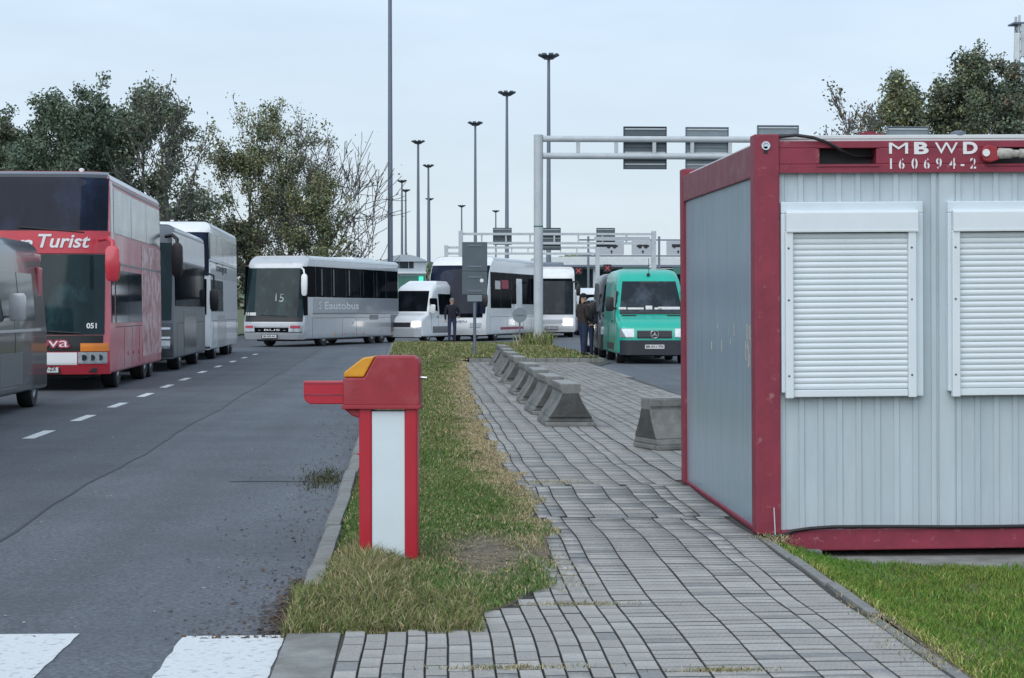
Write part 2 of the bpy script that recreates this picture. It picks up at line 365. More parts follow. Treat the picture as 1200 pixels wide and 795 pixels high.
# construction joint in the asphalt
seam = MB(); ys = np.linspace(4, 70, 80); pv = []
for i, y in enumerate(ys):
    x = -2.50 - .0145 * y + .03 * math.sin(y * .7) + .015 * math.sin(y * 2.9); wd = .007 + .008 * abs(math.sin(y * 1.3))
    pv += [(x - wd, y, terr(y) + .004), (x + wd, y, terr(y) + .004)]
seam.add(pv, [(2 * i, 2 * i + 1, 2 * i + 3, 2 * i + 2) for i in range(len(ys) - 1)])
so_ = seam.build('road_joint', 'tar', fix=False); so_['kind'] = 'structure'
# cross joint near the kerb
crk = MB(); pts = [(kx(16.7) - .02, 16.7), (-.95, 16.66), (-1.25, 16.72), (-1.6, 16.7)]
pv = []
for x, y in pts: pv += [(x, y - .025, terr(y) + .004), (x, y + .025, terr(y) + .004)]
crk.add(pv, [(2 * i, 2 * i + 1, 2 * i + 3, 2 * i + 2) for i in range(3)]); o = crk.build('road_crack', 'tar', fix=False); o['kind'] = 'structure'
# pedestrian crossing
cw = []
for i, (a, b, c, d) in enumerate([(-2.10, -1.57, -2.12, -1.60), (-1.085, -.615, -1.10, -.63), (-3.10, -2.60, -3.12, -2.62)]):
    m = MB(); n = 24; v = []
    for k in range(n + 1):
        t = k / n; y = 9.16 - .09 * (i == 1) - 3.2 * t
        e = .006 * math.sin(k * 2.3 + i) ; v += [(a + (c - a) * t + e, y, .004), (b + (d - b) * t - e * .7, y, .004)]
    m.add(v, [(2 * k, 2 * k + 2, 2 * k + 3, 2 * k + 1) for k in range(n)])
    o = m.build('crossing_stripe', 'paint', fix=False); o['kind'] = 'structure'
# dashed bay line
dl = [(21.6, -4.39), (25.9, -4.49), (29.5, -4.58), (33.1, -4.65), (37.0, -4.78), (40.8, -4.89), (45.6, -5.05), (50.2, -5.14), (55, -5.22), (59.5, -5.29), (64, -5.33)]
for y, x in [(17.8, -4.30), (22.4, -4.41)] + dl[1:]:
    m = MB(); L = 1.5; v = []
    for k in range(7):
        t = k / 6; yy = y + L * t; xx = x - .018 * L * t; v += [(xx - .07, yy, terr(yy) + .004), (xx + .07, yy, terr(yy) + .004)]
    m.add(v, [(2 * k, 2 * k + 1, 2 * k + 3, 2 * k + 2) for k in range(6)]); o = m.build('lane_dash', 'paint', fix=False); o['kind'] = 'structure'

# kerb with single stones
kerb = MB().prism([(0, -.05), (.02, -.05), (.02, .0), (0, .0)], 0, .5, 'x').build('kerb', 'kerb'); kerb['kind'] = 'structure'
kerb.location = (kx(40) + .05, 40, terr(40))
ks = MB().prism([(-.05, -.1), (.05, -.1), (.05, .09), (-.032, .09), (-.05, .07)], 0, .985, 'y')
km = ks.build('kerb_stone', 'kerb', kerb, bevel=.008).data
first = bpy.data.objects['kerb_stone']; bpy.data.objects.remove(first)
y = 9.75; k = 0
while y < 80:
    x = kx(y + .5); o = inst('kerb_stone', km, kerb)
    dz = terr(y + .5) + random.uniform(-.008, .008) + (-.035 if k == 0 else 0)
    o.matrix_parent_inverse = Matrix.Translation(kerb.location).inverted()
    o.location = (x + random.uniform(-.006, .006), y, dz); o.rotation_euler = (-.0072 if y > 16 else (.05 if k == 0 else 0), 0, -(kx(y) - kx(y + 1)) * -1 + random.uniform(-.006, .006))
    y += 1.0; k += 1
# gutter slab in front of the kerb end
m = MB(); m.box(-.60, -.355, 7.0, 8.99, .0, .028); o = m.build('gutter', 'slab', bevel=.004); o['kind'] = 'structure'

# median grass bed
XR = [(8.97, -.15), (9.27, .28), (9.9, .60), (10.5, .73), (12, .86), (14.2, .93), (18, .86), (22.8, .84), (35, 1.0), (54, 1.35), (54.01, 4.95), (60, 5.1), (80, 5.0)]
xr = lambda y: ip(XR, y)
def bedz(x, y): return .055 * min(1, max(.1, (y - 8.9) / .7)) + .02 * min(1, max(0, (y - 9) / .6)) * 1.0 * math.sin(1.7 * y) * math.sin(2.2 * x + .4) + (.05 if y > 53 else 0)
strip('median_ground', lambda y: kx(y) + (.05 if y > 9.8 else .0), lambda y: xr(y) + .03 * math.sin(y * 3.1) + .02 * math.sin(y * 8.7), list(np.linspace(8.98, 30, 120)) + list(np.linspace(31, 54, 24)), 0, 'soil', nx=10, und=lambda x, y: bedz(x, y) - .008 - .06 * min(1, max(0, (x - xr(y) + .14) / .12)))
strip('island_ground', lambda y: kx(y) + .05, lambda y: 5.0, list(np.linspace(54, 80, 30)), 0, 'soil', nx=12, und=lambda x, y: bedz(x, y) + .03)
ik = MB()
for a, b in (((1.4, 53.9), (5.06, 53.9)), ((5.06, 53.9), (5.06, 80.05)), ((-1.05, 80.05), (5.06, 80.05))):
    n = 12
    for i in range(n):
        t0, t1 = i / n, (i + .97) / n; p = Vector((a[0] + (b[0] - a[0]) * t0, a[1] + (b[1] - a[1]) * t0)); q = Vector((a[0] + (b[0] - a[0]) * t1, a[1] + (b[1] - a[1]) * t1))
        if abs(p.x - q.x) > abs(p.y - q.y): ik.box(p.x, q.x, p.y - .06, p.y + .06, terr(p.y) - .1, terr(p.y) + .13)
        else: ik.box(p.x - .06, p.x + .06, p.y, q.y, terr(p.y) - .15, terr(p.y) + .12)
o = ik.build('island_kerb', 'kerb', bevel=.01); o['kind'] = 'structure'

# paved walk
def und(x, y):
    k = 1.0 if y < 16 else max(0, 1 - (y - 16) / 14)
    return k * (.004 * math.sin(1.7 * y + .5 * x) + .0025 * math.sin(3.9 * y + 1.1 * x + .8))
def wob(y): return .009 * math.sin(1.6 * y + .4) + .004 * math.sin(3.7 * y)
pav = strip('pavement', lambda y: -.352 if y < 10.4 else .55, 2.22, list(np.linspace(7.0, 30, 140)) + list(np.linspace(31, 53.8, 24)), .016, 'joint', nx=6, und=und)
MATS['joint']  # joints read dark between the pavers
pav2 = strip('pavement_far', 2.22, lambda y: ip([(16.5, 3.2), (22, 3.9), (33, 4.46), (50, 4.6), (54, 5.4)], y), list(np.linspace(16.3, 53.8, 60)), .016, 'joint', nx=4, und=und)
cb = [-.35, -.25, -.157, -.063, .024, .119, .22, .313, .406, .507, .60, .70, .79, .89, .995, 1.185, 1.42, 1.625, 1.82, 1.93, 2.14]
far_cb = [2.15, 2.36, 2.57, 2.68, 2.89, 3.10, 3.31, 3.42, 3.63, 3.84, 4.05, 4.16, 4.37, 4.58]
cells = []
def in_bed(x, y):
    if y < 9.0: return False
    if x < kx(y): return True
    return x < xr(y) - .03
def fill(cb, y0, y1, lim=None):
    for ci in range(len(cb) - 1):
        a, b = cb[ci], cb[ci + 1]; wd = b - a; narrow = wd < .14
        L = .205 if narrow else .102
        y = y0 + ((ci * .37) % 1) * L
        sh = 0
        while y < y1:
            band = 13.55 < y < 15.75
            LL = L * (2.1 if (band and not narrow) else 1)
            sh = .045 if band else 0
            cx, cyy = (a + b) / 2 + sh + wob(y + LL / 2), y + LL / 2
            if not in_bed(cx + .03, cyy) and (lim is None or cx < lim(cyy)):
                gx = .004 if cyy < 20 else .006; gy = .003
                if abs(cyy - 13.55) < .1 or abs(cyy - 15.75) < .1: gy += .012
                cells.append((cx, cyy, wd - gx, LL - gy, narrow, band))
            y += LL
fill(cb, 7.0, 53.6)
fill(far_cb, 16.4, 53.6, lambda y: ip([(16.5, 3.1), (22, 3.8), (33, 4.40), (50, 4.55), (54, 5.3)], y))
vis = []
for c in cells:
    x, y = c[0], c[1]
    px = 490 + (x / y) * F_PX; py = 347 + 1.55 * F_PX / y
    onscreen = py < 800 and 300 < px < 1110
    hidden = (x > 2.15) or (py > 730 and px > 1150)
    vis.append((c[2] * c[3] / y ** 3 if onscreen and not hidden else 0))
order = np.argsort(-np.array(vis)); big = set(order[:300].tolist())
pmesh = {}
for nm, (a, b) in (('n', (.095, .20)), ('w', (.195, .1))):
    for mk in ('paver_a', 'paver_b', 'paver_c', 'paver_old'):
        t = .0037
        v = [(-a/2, -b/2, -.02), (a/2, -b/2, -.02), (a/2, b/2, -.02), (-a/2, b/2, -.02), (-a/2, -b/2, -t), (a/2, -b/2, -t), (a/2, b/2, -t), (-a/2, b/2, -t),
             (-a/2 + t, -b/2 + t, 0), (a/2 - t, -b/2 + t, 0), (a/2 - t, b/2 - t, 0), (-a/2 + t, b/2 - t, 0)]
        f = [(0, 1, 5, 4), (1, 2, 6, 5), (2, 3, 7, 6), (3, 0, 4, 7), (4, 5, 9, 8), (5, 6, 10, 9), (6, 7, 11, 10), (7, 4, 8, 11), (8, 9, 10, 11)]
        me = bpy.data.meshes.new('paver'); me.from_pydata(v, [], f); me.materials.append(MATS[mk]); me.materials.append(MATS['joint']); me.polygons.foreach_set('material_index', [1] * 8 + [0]); pmesh[nm, mk] = me
rv = []; rq = []; rm = []
mlist = ['paver_a', 'paver_b', 'paver_c', 'paver_old']
for i, (x, y, wd, L, nar, band) in enumerate(cells):
    z = terr(y) + .030 + und(x, y) + random.uniform(-.0015, .0015)
    r = random.random()
    patch = vnoise(x, y, .9)
    mk = (3 if r < (.34 if band else (.06 + .30 * (patch > .62))) else 2 if r < .48 else 0 if r < .8 else 1)
    sl_ = (und(x, y + .05) - und(x, y - .05)) / .1 + (-.0072 if y > 16 else 0)
    wa = (wob(y + .05) - wob(y - .05)) / .1
    if i in big:
        a, b = (.095, .20) if nar else (.195, .1)
        inst('paver', pmesh['n' if nar else 'w', mlist[mk]], pav, (x, y, z), (math.atan(sl_) + random.uniform(-.004, .004), random.uniform(-.006, .006), -math.atan(wa) * .9 + random.uniform(-.006, .006)), (wd / a, L / b, 1))
    else:
        h = len(rv); t = .0032; dx = wa * L / 2
        for dz, q in ((-.02, 0), (0, t)):
            for sx, sy in ((-1, -1), (1, -1), (1, 1), (-1, 1)):
                rv.append((x + sx * (wd / 2 - q) + sy * dx, y + sy * (L / 2 - q), z + dz + sy * sl_ * L / 2))
        rq += [(h, h+1, h+5, h+4), (h+1, h+2, h+6, h+5), (h+2, h+3, h+7, h+6), (h+3, h, h+4, h+7), (h+4, h+5, h+6, h+7)]; rm += [4] * 4 + [mk]
me = array_mesh('far_pavers', rv, quads=rq, mats=mlist + ['joint'], midx=rm)
o = inst('far_pavers', me, pav); o['kind'] = 'stuff'
# edging stones right of the walk
edm = MB().box(-.03, .03, 0, .985, -.08, .036).build('edging_stone', 'kerb', pav, bevel=.006)
for k in range(5):
    o = edm if k == 0 else inst('edging_stone', edm.data, pav)
    o.location = (2.205 + random.uniform(-.008, .008), 7.4 + k * 1.0, random.uniform(-.012, .004)); o.rotation_euler = (random.uniform(-.01, .01), 0, random.uniform(-.01, .01))
    if k:
        b = o.modifiers.new('bevel', 'BEVEL'); b.width = .006; b.segments = 2

# lawn right and the slab under the container
lawn_top = lambda x: ip([(2.2, 12.52), (2.45, 12.45), (3.0, 12.22), (3.6, 11.95), (6.5, 11.8)], x)
def lawn_z(x): return -.135 * float(np.clip((x - 2.26) / .45, 0, 1)) ** .8
v = []; f = []; nx, ny = 24, 20
for j in range(ny + 1):
    for i in range(nx + 1):
        x = 2.25 + 4.2 * i / nx; y = 6.5 + (lawn_top(x) - 6.5) * j / ny
        v.append((x, y, .012 + lawn_z(x) + .010 * math.sin(2 * x + y) + (.0 if i else -.01)))
for j in range(ny):
    for i in range(nx): f.append((j*(nx+1)+i, j*(nx+1)+i+1, (j+1)*(nx+1)+i+1, (j+1)*(nx+1)+i))
o = MB().add(v, f).build('lawn_ground', 'soil', fix=False, smooth=60); o['kind'] = 'structure'
m = MB(); m.prism([(2.40, 12.50), (2.5, 12.40), (3.0, 12.15), (3.6, 11.90), (6.6, 11.75), (9.0, 11.8), (9.0, 16.6), (2.40, 16.6)], -.3, -.128, 'z')
o = m.build('container_slab', 'slab', bevel=.01); o['kind'] = 'structure'

# ------------------------------------------------------------------ grass blades
def blades(name, x, y, z, h, wd, lean, col):
    n = len(x); th = rng.uniform(0, 2 * np.pi, n); ph = rng.uniform(0, 2 * np.pi, n)
    dx, dy = np.cos(th) * wd / 2, np.sin(th) * wd / 2; lx, ly = np.cos(ph) * lean * h, np.sin(ph) * lean * h
    V = np.zeros((n, 5, 3))
    V[:, 0] = np.stack([x - dx, y - dy, z], 1); V[:, 1] = np.stack([x + dx, y + dy, z], 1)
    V[:, 2] = np.stack([x + dx * .8 + lx * .35, y + dy * .8 + ly * .35, z + h * .6], 1); V[:, 3] = np.stack([x - dx * .8 + lx * .35, y - dy * .8 + ly * .35, z + h * .6], 1)
    V[:, 4] = np.stack([x + lx, y + ly, z + h * np.sqrt(np.maximum(.05, 1 - .5 * lean ** 2))], 1)
    b = np.arange(n)[:, None] * 5
    q = b + np.array([[0, 1, 2, 3]]); t = b + np.array([[3, 2, 4]])
    me = array_mesh(name, V.reshape(-1, 3), quads=q, tris=t, mats=['grass'], col=np.repeat(col, 5, axis=0))
    o = bpy.data.objects.new(name, me); C.objects.link(o); return o
GREEN = np.array([[.095, .18, .042], [.13, .20, .052], [.075, .15, .04]]); DRY = np.array([[.40, .33, .19], [.33, .265, .15], [.46, .39, .235]]); OLIVE = np.array([[.17, .185, .068], [.22, .21, .085], [.14, .16, .056]])
def colour(n, dry, olive):
    c = GREEN[rng.integers(0, 3, n)].copy(); u = rng.random(n)
    a = u < olive; c[a] = OLIVE[rng.integers(0, 3, a.sum())]
    a = rng.random(n) < dry; c[a] = DRY[rng.integers(0, 3, a.sum())]
    return c * rng.uniform(.75, 1.3, (n, 1))
KXT = np.array([(0, -.52), (9.9, -.54), (19, -.58), (39, -.76), (81, -1.05)]); XRT = np.array(XR)
def bz(x, y): return terr_np(y) + .055 * np.clip((y - 8.9) / .7, .1, 1) + .02 * np.clip((y - 9) / .6, 0, 1) * 1.0 * np.sin(1.7 * y) * np.sin(2.2 * x + .4) + np.where(y > 53, .05, 0)
def median(n, y0, y1, hs, ws):
    y = y0 + (y1 - y0) * rng.random(n); l = np.interp(y, KXT[:, 0], KXT[:, 1]) + .06; r = np.interp(y, XRT[:, 0], XRT[:, 1]) + .05 * np.sin(y * 3.1) + .03 * np.sin(y * 8.7) + .06 * (vnoise(y * 0, y, 3.0) - .4) - .05
    x = l + (r - l) * rng.random(n)
    edge = r - x
    soil = np.exp(-(((x - .40) / .30) ** 2 + ((y - 11.5) / 1.05) ** 2) * 1.1)            # bare trodden patch
    patch = vnoise(x, y, 1.3) * .6 + vnoise(x, y, 4) * .4
    dry = np.clip(.10 + .95 * np.exp(-(edge / .22) ** 2) * (.45 + .75 * (y > 13)) + .9 * np.clip(patch - .56, 0, 1) + .45 * soil + np.where((y > 13) & (y < 24), .35 * np.exp(-(edge / .38) ** 2), 0) + np.where((y > 26) & (y < 46), .45 * np.exp(-(edge / .5) ** 2), 0), 0, .97)
    olive = np.clip(.10 + .8 * (vnoise(x, y, .7) - .38) + np.where(y < 9.9, .45, 0) + np.where(y > 22, .3, 0), 0, .95)
    lush = np.exp(-(((x - .62) / .2) ** 2 + ((y - 10.7) / 1.2) ** 2)) + np.exp(-(((x - .55) / .25) ** 2 + ((y - 14.2) / 1.0) ** 2)) + np.exp(-(((x - .35) / .4) ** 2 + ((y - 9.75) / .25) ** 2))
    dry *= 1 - .75 * np.clip(lush, 0, 1); olive *= 1 - .8 * np.clip(lush, 0, 1)
    keep = rng.random(n) > np.clip(1.15 * soil + .5 * np.exp(-(edge / .10) ** 2), 0, .96)
    h = hs * rng.uniform(.5, 1.3, n) * (.45 + 1.1 * patch) * (1 - .45 * dry) * (1 - .75 * soil)
    c = colour(n, dry, olive)
    x, y, h, c = x[keep], y[keep], h[keep], c[keep]
    return x, y, h, np.full(len(x), ws) * rng.uniform(.7, 1.3, len(x)), c
def g_obj(name, parts, label):
    X = [np.concatenate([p[i] for p in parts]) for i in range(5)]
    o = blades(name, X[0], X[1], bz(X[0], X[1]) - .005, X[2], X[3], rng.uniform(.2, 1.2, len(X[0])), X[4])
    return tag(o, label, 'grass', kind='stuff')
P_ = [median(46000, 8.98, 12.5, .04, .005), median(40000, 12.5, 17, .036, .006), median(34000, 17, 25, .036, .009), median(24000, 25, 38, .04, .014), median(20000, 38, 54, .055, .02)]
# ragged tall grass round the barrier post
n = 7000; a = rng.normal(0, 1, n); b = rng.normal(0, 1, n); x = -.27 + .15 * a; y = 10.55 + .55 * b
k = (x > kx(11) + .0) & (y > 9.2); x, y = x[k], y[k]
P_.append((x, y, rng.uniform(.03, .13, len(x)) * np.exp(-((x + .27) / .2) ** 2) + .03, np.full(len(x), .0045), colour(len(x), .38, .8)))
n = 9000; x = rng.uniform(-.62, .30, n); y = 8.86 + rng.random(n) ** 1.2 * 1.0 + .22 * vnoise(x, x * 0, 6); k = y > 8.86 + .25 * np.clip(x, 0, 1) + .14 * vnoise(x, x * 0 + 3, 14); x, y = x[k], y[k]
P_.append((x, y, rng.uniform(.04, .10, len(x)), np.full(len(x), .005), colour(len(x), .22, .75)))
g_obj('median_grass', P_, 'patchy green and straw coloured grass growing on the median strip')
def island(n):
    y = rng.uniform(54, 80, n); l = np.interp(y, KXT[:, 0], KXT[:, 1]) + .08; x = l + (4.98 - l) * rng.random(n)
    patch = vnoise(x, y, .5)
    return x, y, rng.uniform(.05, .12, n) * (.6 + .8 * patch), np.full(n, .03), colour(n, np.clip(.15 + .4 * (patch - .3), 0, 1), .5 + .0 * patch)
q = island(42000); q2 = None
n = 600; x = 4.55 + rng.normal(0, .35, n); y = 73.5 + rng.normal(0, .8, n); x = np.minimum(x, 4.9)
q2 = (x, y, rng.uniform(.2, .75, n), np.full(n, .03), colour(n, .2, .6))
g_obj('island_grass', [q, q2], 'short olive grass covering the traffic island below the gantry pole')
n = 90000; x = 2.27 + 2.6 * rng.random(n); y = 7.6 + rng.random(n) * 5.0; k = y < np.interp(x, [2.2, 2.45, 3.0, 3.6, 6.5], [12.5, 12.45, 12.25, 11.98, 11.8]) + .04 * np.sin(x * 21); x, y = x[k], y[k]; n = len(x)
patch = vnoise(x, y, 2.0) * .6 + vnoise(x, y, 6) * .4; dry = np.clip(.10 + .9 * (patch - .6) + .55 * np.exp(-((x - 2.25) / .09) ** 2), 0, .9)
o = blades('lawn_grass', x, y, .012 - .135 * np.clip((x - 2.26) / .45, 0, 1) ** .8 + .010 * np.sin(2 * x + y), rng.uniform(.018, .055, n) * (.3 + 1.35 * patch), np.full(n, .0045), rng.uniform(.2, 1.2, n), colour(n, dry * .75, np.clip(.18 + .8 * (vnoise(x, y, 1.1) - .45), 0, 1)) * np.array([[1.05, 1.22, .7]]))
tag(o, 'bright green mown lawn beside the red and grey container', 'grass', kind='stuff')
# straw tufts and weeds in the pavement joints and on the road edge
n = 2600; cs = [(2.22, 8.3, .10, .2), (2.19, 9.3, .05, .35), (.80, 9.75, .16, .03), (1.25, 7.95, .1, .02), (.4, 8.05, .16, .02), (2.26, 12.3, .06, .12), (.78, 11.0, .06, .5), (1.1, 16.1, .2, .1)]
i = rng.integers(0, len(cs), n); ca = np.array(cs)[i]; x = ca[:, 0] + rng.normal(0, 1, n) * ca[:, 2]; y = ca[:, 1] + rng.normal(0, 1, n) * ca[:, 3]
o = blades('joint_weeds', x, y, np.full(n, .028) + np.vectorize(und)(x, y), rng.uniform(.008, .03, n), np.full(n, .004), rng.uniform(.5, 2.2, n), colour(n, .75, .5)); tag(o, 'dry straw tufts lodged in the pavement joints', 'weeds', kind='stuff')
n = 900; x = -.80 + rng.normal(0, .10, n); y = 16.9 + rng.normal(0, .5, n); k = x < kx(17) - .07; x, y = x[k], y[k]; n = len(x)
o = blades('kerb_weeds', x, y, terr_np(y), rng.uniform(.01, .05, n), np.full(n, .006), rng.uniform(.3, 1.4, n), colour(n, .1, .9) * .3); tag(o, 'small dark weeds sprouting along the kerb on the road', 'weeds', kind='stuff')
# fallen leaves and grit
def bits(name, x, y, z, s, mt, label, cat, flat=.35):
    n = len(x); th = rng.uniform(0, 2 * np.pi, n); u = np.stack([np.cos(th), np.sin(th), rng.normal(0, flat, n)], 1); v = np.stack([-np.sin(th), np.cos(th), rng.normal(0, flat, n)], 1)
    c = np.stack([x, y, z], 1); a = s[:, None] * u; b = s[:, None] * v * rng.uniform(.3, .9, (n, 1))
    V = np.stack([c - a - b, c + a - b * .6, c + a * .7 + b, c - a * .8 + b], 1); V[:, :, 2] = np.maximum(V[:, :, 2], z[:, None] - .002)
    me = array_mesh(name, V.reshape(-1, 3), quads=np.arange(n * 4).reshape(n, 4), mats=[mt]); o = bpy.data.objects.new(name, me); C.objects.link(o); return tag(o, label, cat, kind='stuff')
n = 1700; t = rng.random(n); x = -.62 - np.abs(rng.normal(0, .085, n)) * (1 - .5 * t); y = 9.12 + 1.7 * t ** 1.3
x = np.where(y < 9.4, x + .05, x)
bits('leaf_litter', x, y, .005 + .015 * rng.random(n) * np.exp(-((x + .62) / .1) ** 2), rng.uniform(.004, .012, n), 'leaf_dead', 'heap of brown dead leaves swept against the kerb end', 'leaves', .25)
n = 1500; y = 9 + 40 * rng.random(n) ** 2; x = np.interp(y, KXT[:, 0], KXT[:, 1]) - .08 - np.abs(rng.normal(0, .28, n))
bits('road_grit', x, y, terr_np(y) + .005, rng.uniform(.005, .014, n), 'leaf_dead', 'dark grit and leaf bits scattered along the road edge', 'grit')
n = 900; x = .40 + .30 * rng.normal(0, 1, n); y = 11.5 + .8 * rng.normal(0, 1, n); k = (x < .8) & (x > -.3) & (y > 9.6); x, y = x[k], y[k]; n = len(x)
bits('soil_litter', x, y, bz(x, y) + .001, rng.uniform(.004, .012, n), 'straw', 'dry straw and crumbs on the bare soil patch beside the barrier post', 'litter', .3)
n = 420; y = 9.3 + 24 * rng.random(n) ** 1.6; x = rng.uniform(-5, -.7, n)
bits('road_chips', x, y, terr_np(y) + .005, rng.uniform(.003, .011, n), 'litter', 'pale chips and scraps scattered over the asphalt', 'litter', .15)
# ------------------------------------------------------------------ container (local: x right along the front, y into depth, z up)
def container():
    L, D, H = 6.05, 3.62, 2.60
    t = thing('container', 'dark red framed office container with grey walls and closed white roller shutters', 'container', (2.19, 12.62, .015), (0, R(-.45), 0))
    # corner posts
    for x0, x1, y0, y1, h in ((0, .165, 0, .16, H), (0, .14, D - .16, D, H), (L - .16, L, 0, .16, H), (L - .16, L, D - .16, D, H)):
        m = MB(); m.box(x0, x1, y0, y1, 0.006, h); o = m.build('corner_post', 'cont_red', t, bevel=.008)
    # lifting eye in the near post head
    m = MB(); m.lathe([(-.002, .028), (-.012, .028), (-.012, .020), (-.004, .020)], 'y', (.075, 0, H - .075), 16); e = m.build('lifting_eye', 'shutter_frame', t, smooth=40)
    m = MB(); m.box(.062, .088, -.004, .0, H - .125, H - .08); m.build('lifting_slot', 'black', t)
    # front top beam with two pockets
    z0, z1 = H - .245, H - .045; pk = [(.43, .80), (1.545, 1.92), (4.2, 4.57)]
    m = MB(); m.box(.165, L - .16, .012, .15, z1 - .045, z1); m.box(.165, L - .16, .012, .15, z0, z0 + .05)
    xs = [.165] + [v for p in pk for v in p] + [L - .16]
    for i in range(0, len(xs), 2): m.box(xs[i], xs[i + 1], .0125, .149, z0 + .05, z1 - .045)
    b = m.build('top_beam', 'cont_red', t, bevel=.005)
    for a, c in pk:
        m = MB(); m.box(a, c, .135, .146, z0 + .05, z1 - .045); m.build('fork_pocket', 'black', b)
        m = MB(); m.box(a - .02, c + .02, .004, .016, z0 + .034, z0 + .046); m.box(a - .02, c + .02, .004, .016, z1 - .044, z1 - .034); m.build('pocket_rim', 'cont_red', b)
    m = MB(); m.box(.165, L - .16, .0, .012, z0 - .006, z0 + .012); m.build('drip_edge', 'cont_red', b)
    # end (left side) beam, back beams and bottom sills
    m = MB(); m.box(.008, .15, .16, D - .16, H - .27, H - .06); m.build('side_top_beam', 'cont_red_top', t, bevel=.006)
    m = MB(); m.box(.165, L - .16, D - .15, D - .012, H - .245, H - .045); m.build('top_beam', 'cont_red', t)
    m = MB(); m.box(L - .15, L - .008, .16, D - .16, H - .27, H - .06); m.build('side_top_beam', 'cont_red_top', t)
    m = MB(); m.box(.165, L - .16, .0, .15, -.105, .028); m.build('bottom_beam', 'cont_red', t, bevel=.008)
    m = MB(); m.box(.012, .15, .16, D - .16, .005, .035); m.build('bottom_beam', 'cont_red', t, bevel=.005)
    m = MB(); m.box(.165, L - .16, .16, D - .1, .0, .04); m.build('floor_plate', 'black', t)
    # roof
    m = MB(); m.box(.06, L - .06, .05, D - .05, H - .045, H - .03); m.box(.17, L - .17, .045, .10, H - .03, H - .004); m.build('roof', 'roof_white', t, bevel=.004)
    m = MB(); m.lathe([(0, .05), (.02, .05), (.03, .02)], 'z', (1.36, .09, H - .006), 14); m.build('roof_cap', 'mast', t, smooth=40)
    m = MB(); m.box(.70, .74, .05, .09, H - .03, H + .012); m.box(.74, .80, .055, .085, H - .03, H + .02); m.box(.80, .86, .05, .08, H - .03, H + .006); m.build('roof_bracket', 'cont_red', t)
    # end wall of tall flat sheets with fine joints
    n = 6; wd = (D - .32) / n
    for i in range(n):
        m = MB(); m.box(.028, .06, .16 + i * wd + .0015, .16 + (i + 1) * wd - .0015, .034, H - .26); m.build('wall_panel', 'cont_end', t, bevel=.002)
    m = MB(); random.seed(5)
    for k in range(16):
        y = random.choice([random.uniform(.25, .6), random.uniform(.9, 2.6)]); z = 1.25 + random.uniform(-.12, .16); hh = random.uniform(.02, .13); ww = random.uniform(.004, .014)
        m.box(.026, .0285, y, y + ww, z - hh, z)
    sc = m.build('scuff_mark', 'scuff', t); sc['kind'] = 'stuff'
    # front cladding: narrow ribbed sheets
    def clad(xa, xb, wide=False):
        m = MB(); g = .004
        if wide: pts = [(xa, .075), (xa, .036), (xa + .012, .030), (xa + .03, .030), (xa + .036, .045), (xa + .046, .045), (xa + .052, .030), (xb - .012, .030), (xb, .036), (xb, .075)]
        else: pts = [(xa, .075), (xa, .046), (xa + .004, .038), (xa + .036, .038), (xa + .041, .049), (xb - .004, .049), (xb, .049), (xb, .075)]
        m.prism(pts, .03, H - .245, 'z'); return m.build('cladding_panel', 'cont_grey' if random.random() < .6 else 'cont_grey2', t, smooth=25)
    x = .165; i = 0
    while x < L - .17:
        wide = i in (8, 19, 30)
        xb = min(x + (.125 if not wide else .16), L - .16); clad(x, xb, wide); x = xb; i += 1
    # two roller shutters
    for (xa, xb) in ((.172, 1.10), (1.262, 2.19)):
        za, zb = .905, 2.16
        w_ = MB(); w_.box(xa, xb, -.012, .04, zb - .075, zb); w_.box(xa, xa + .03, -.012, .04, za + .02, zb - .075); w_.box(xb - .055, xb, -.012, .04, za - .01, zb - .075)
        fr = w_.build('window_frame', 'shutter_frame', t, bevel=.006)
        m = MB(); m.prism([(-.012, zb - .185), (-.055, zb - .19), (-.055, zb - .07), (-.035, zb - .055), (-.012, zb - .055)], xa + .026, xb - .04, 'x'); hs = m.build('shutter_box', 'shutter', fr, bevel=.005)
        m = MB(); m.box(xa + .026, xb - .04, -.06, -.02, zb - .197, zb - .186); m.build('box_edge', 'roof_white', fr)
        for gx, nm in ((xa + .02, 0), (xb - .105, 1)):
            m = MB(); m.box(gx, gx + .052, -.05, -.005, za - .015, zb - .19); gr_ = m.build('guide_rail', 'shutter', fr, bevel=.006)
            m = MB()
            for zz in (za + .13, za + .62, zb - .30): m.lathe([(-.052, .007), (-.049, .007)], 'y', (gx + .02, 0, zz), 8)
            m.build('screw', 'mast_dark', fr)
        m = MB(); m.box(xa + .03, xb - .03, -.004, .002, za, zb - .1); m.build('window_back', 'black', fr)
        ns = 27; z_lo, z_hi = za + .04, zb - .20; p = (z_hi - z_lo) / ns
        prof = [(-.008, 0), (-.008 - .004, p * .06), (-.016, p * .22), (-.0185, p * .5), (-.0165, p * .80), (-.012, p * .95), (-.008, p * .985), (-.006, p * .985), (-.006, 0)]
        sm = MB(); sm.prism(prof, xa + .073, xb - .106, 'x'); s0 = sm.build('slat', 'shutter', fr, smooth=50)
        for k in range(ns):
            o = s0 if k == 0 else inst('slat', s0.data, fr)
            o.location = (0, random.uniform(-.0008, .0008), z_lo + k * p)
        m = MB(); m.box(xa + .073, xb - .106, -.03, -.006, za - .008, za + .038); m.build('end_slat', 'shutter', fr, bevel=.005)
    # stencilled lettering
    yy = .0085
    for k, (ch, x) in enumerate(zip('MBWD', (.945, 1.09, 1.26, 1.415))):
        text(ch, .105, 'print_white', t, (x, yy, H - .098), bold=(0, .004, 0, .004)[k], name='letter', fit=(.125, .095, .15, .095)[k])
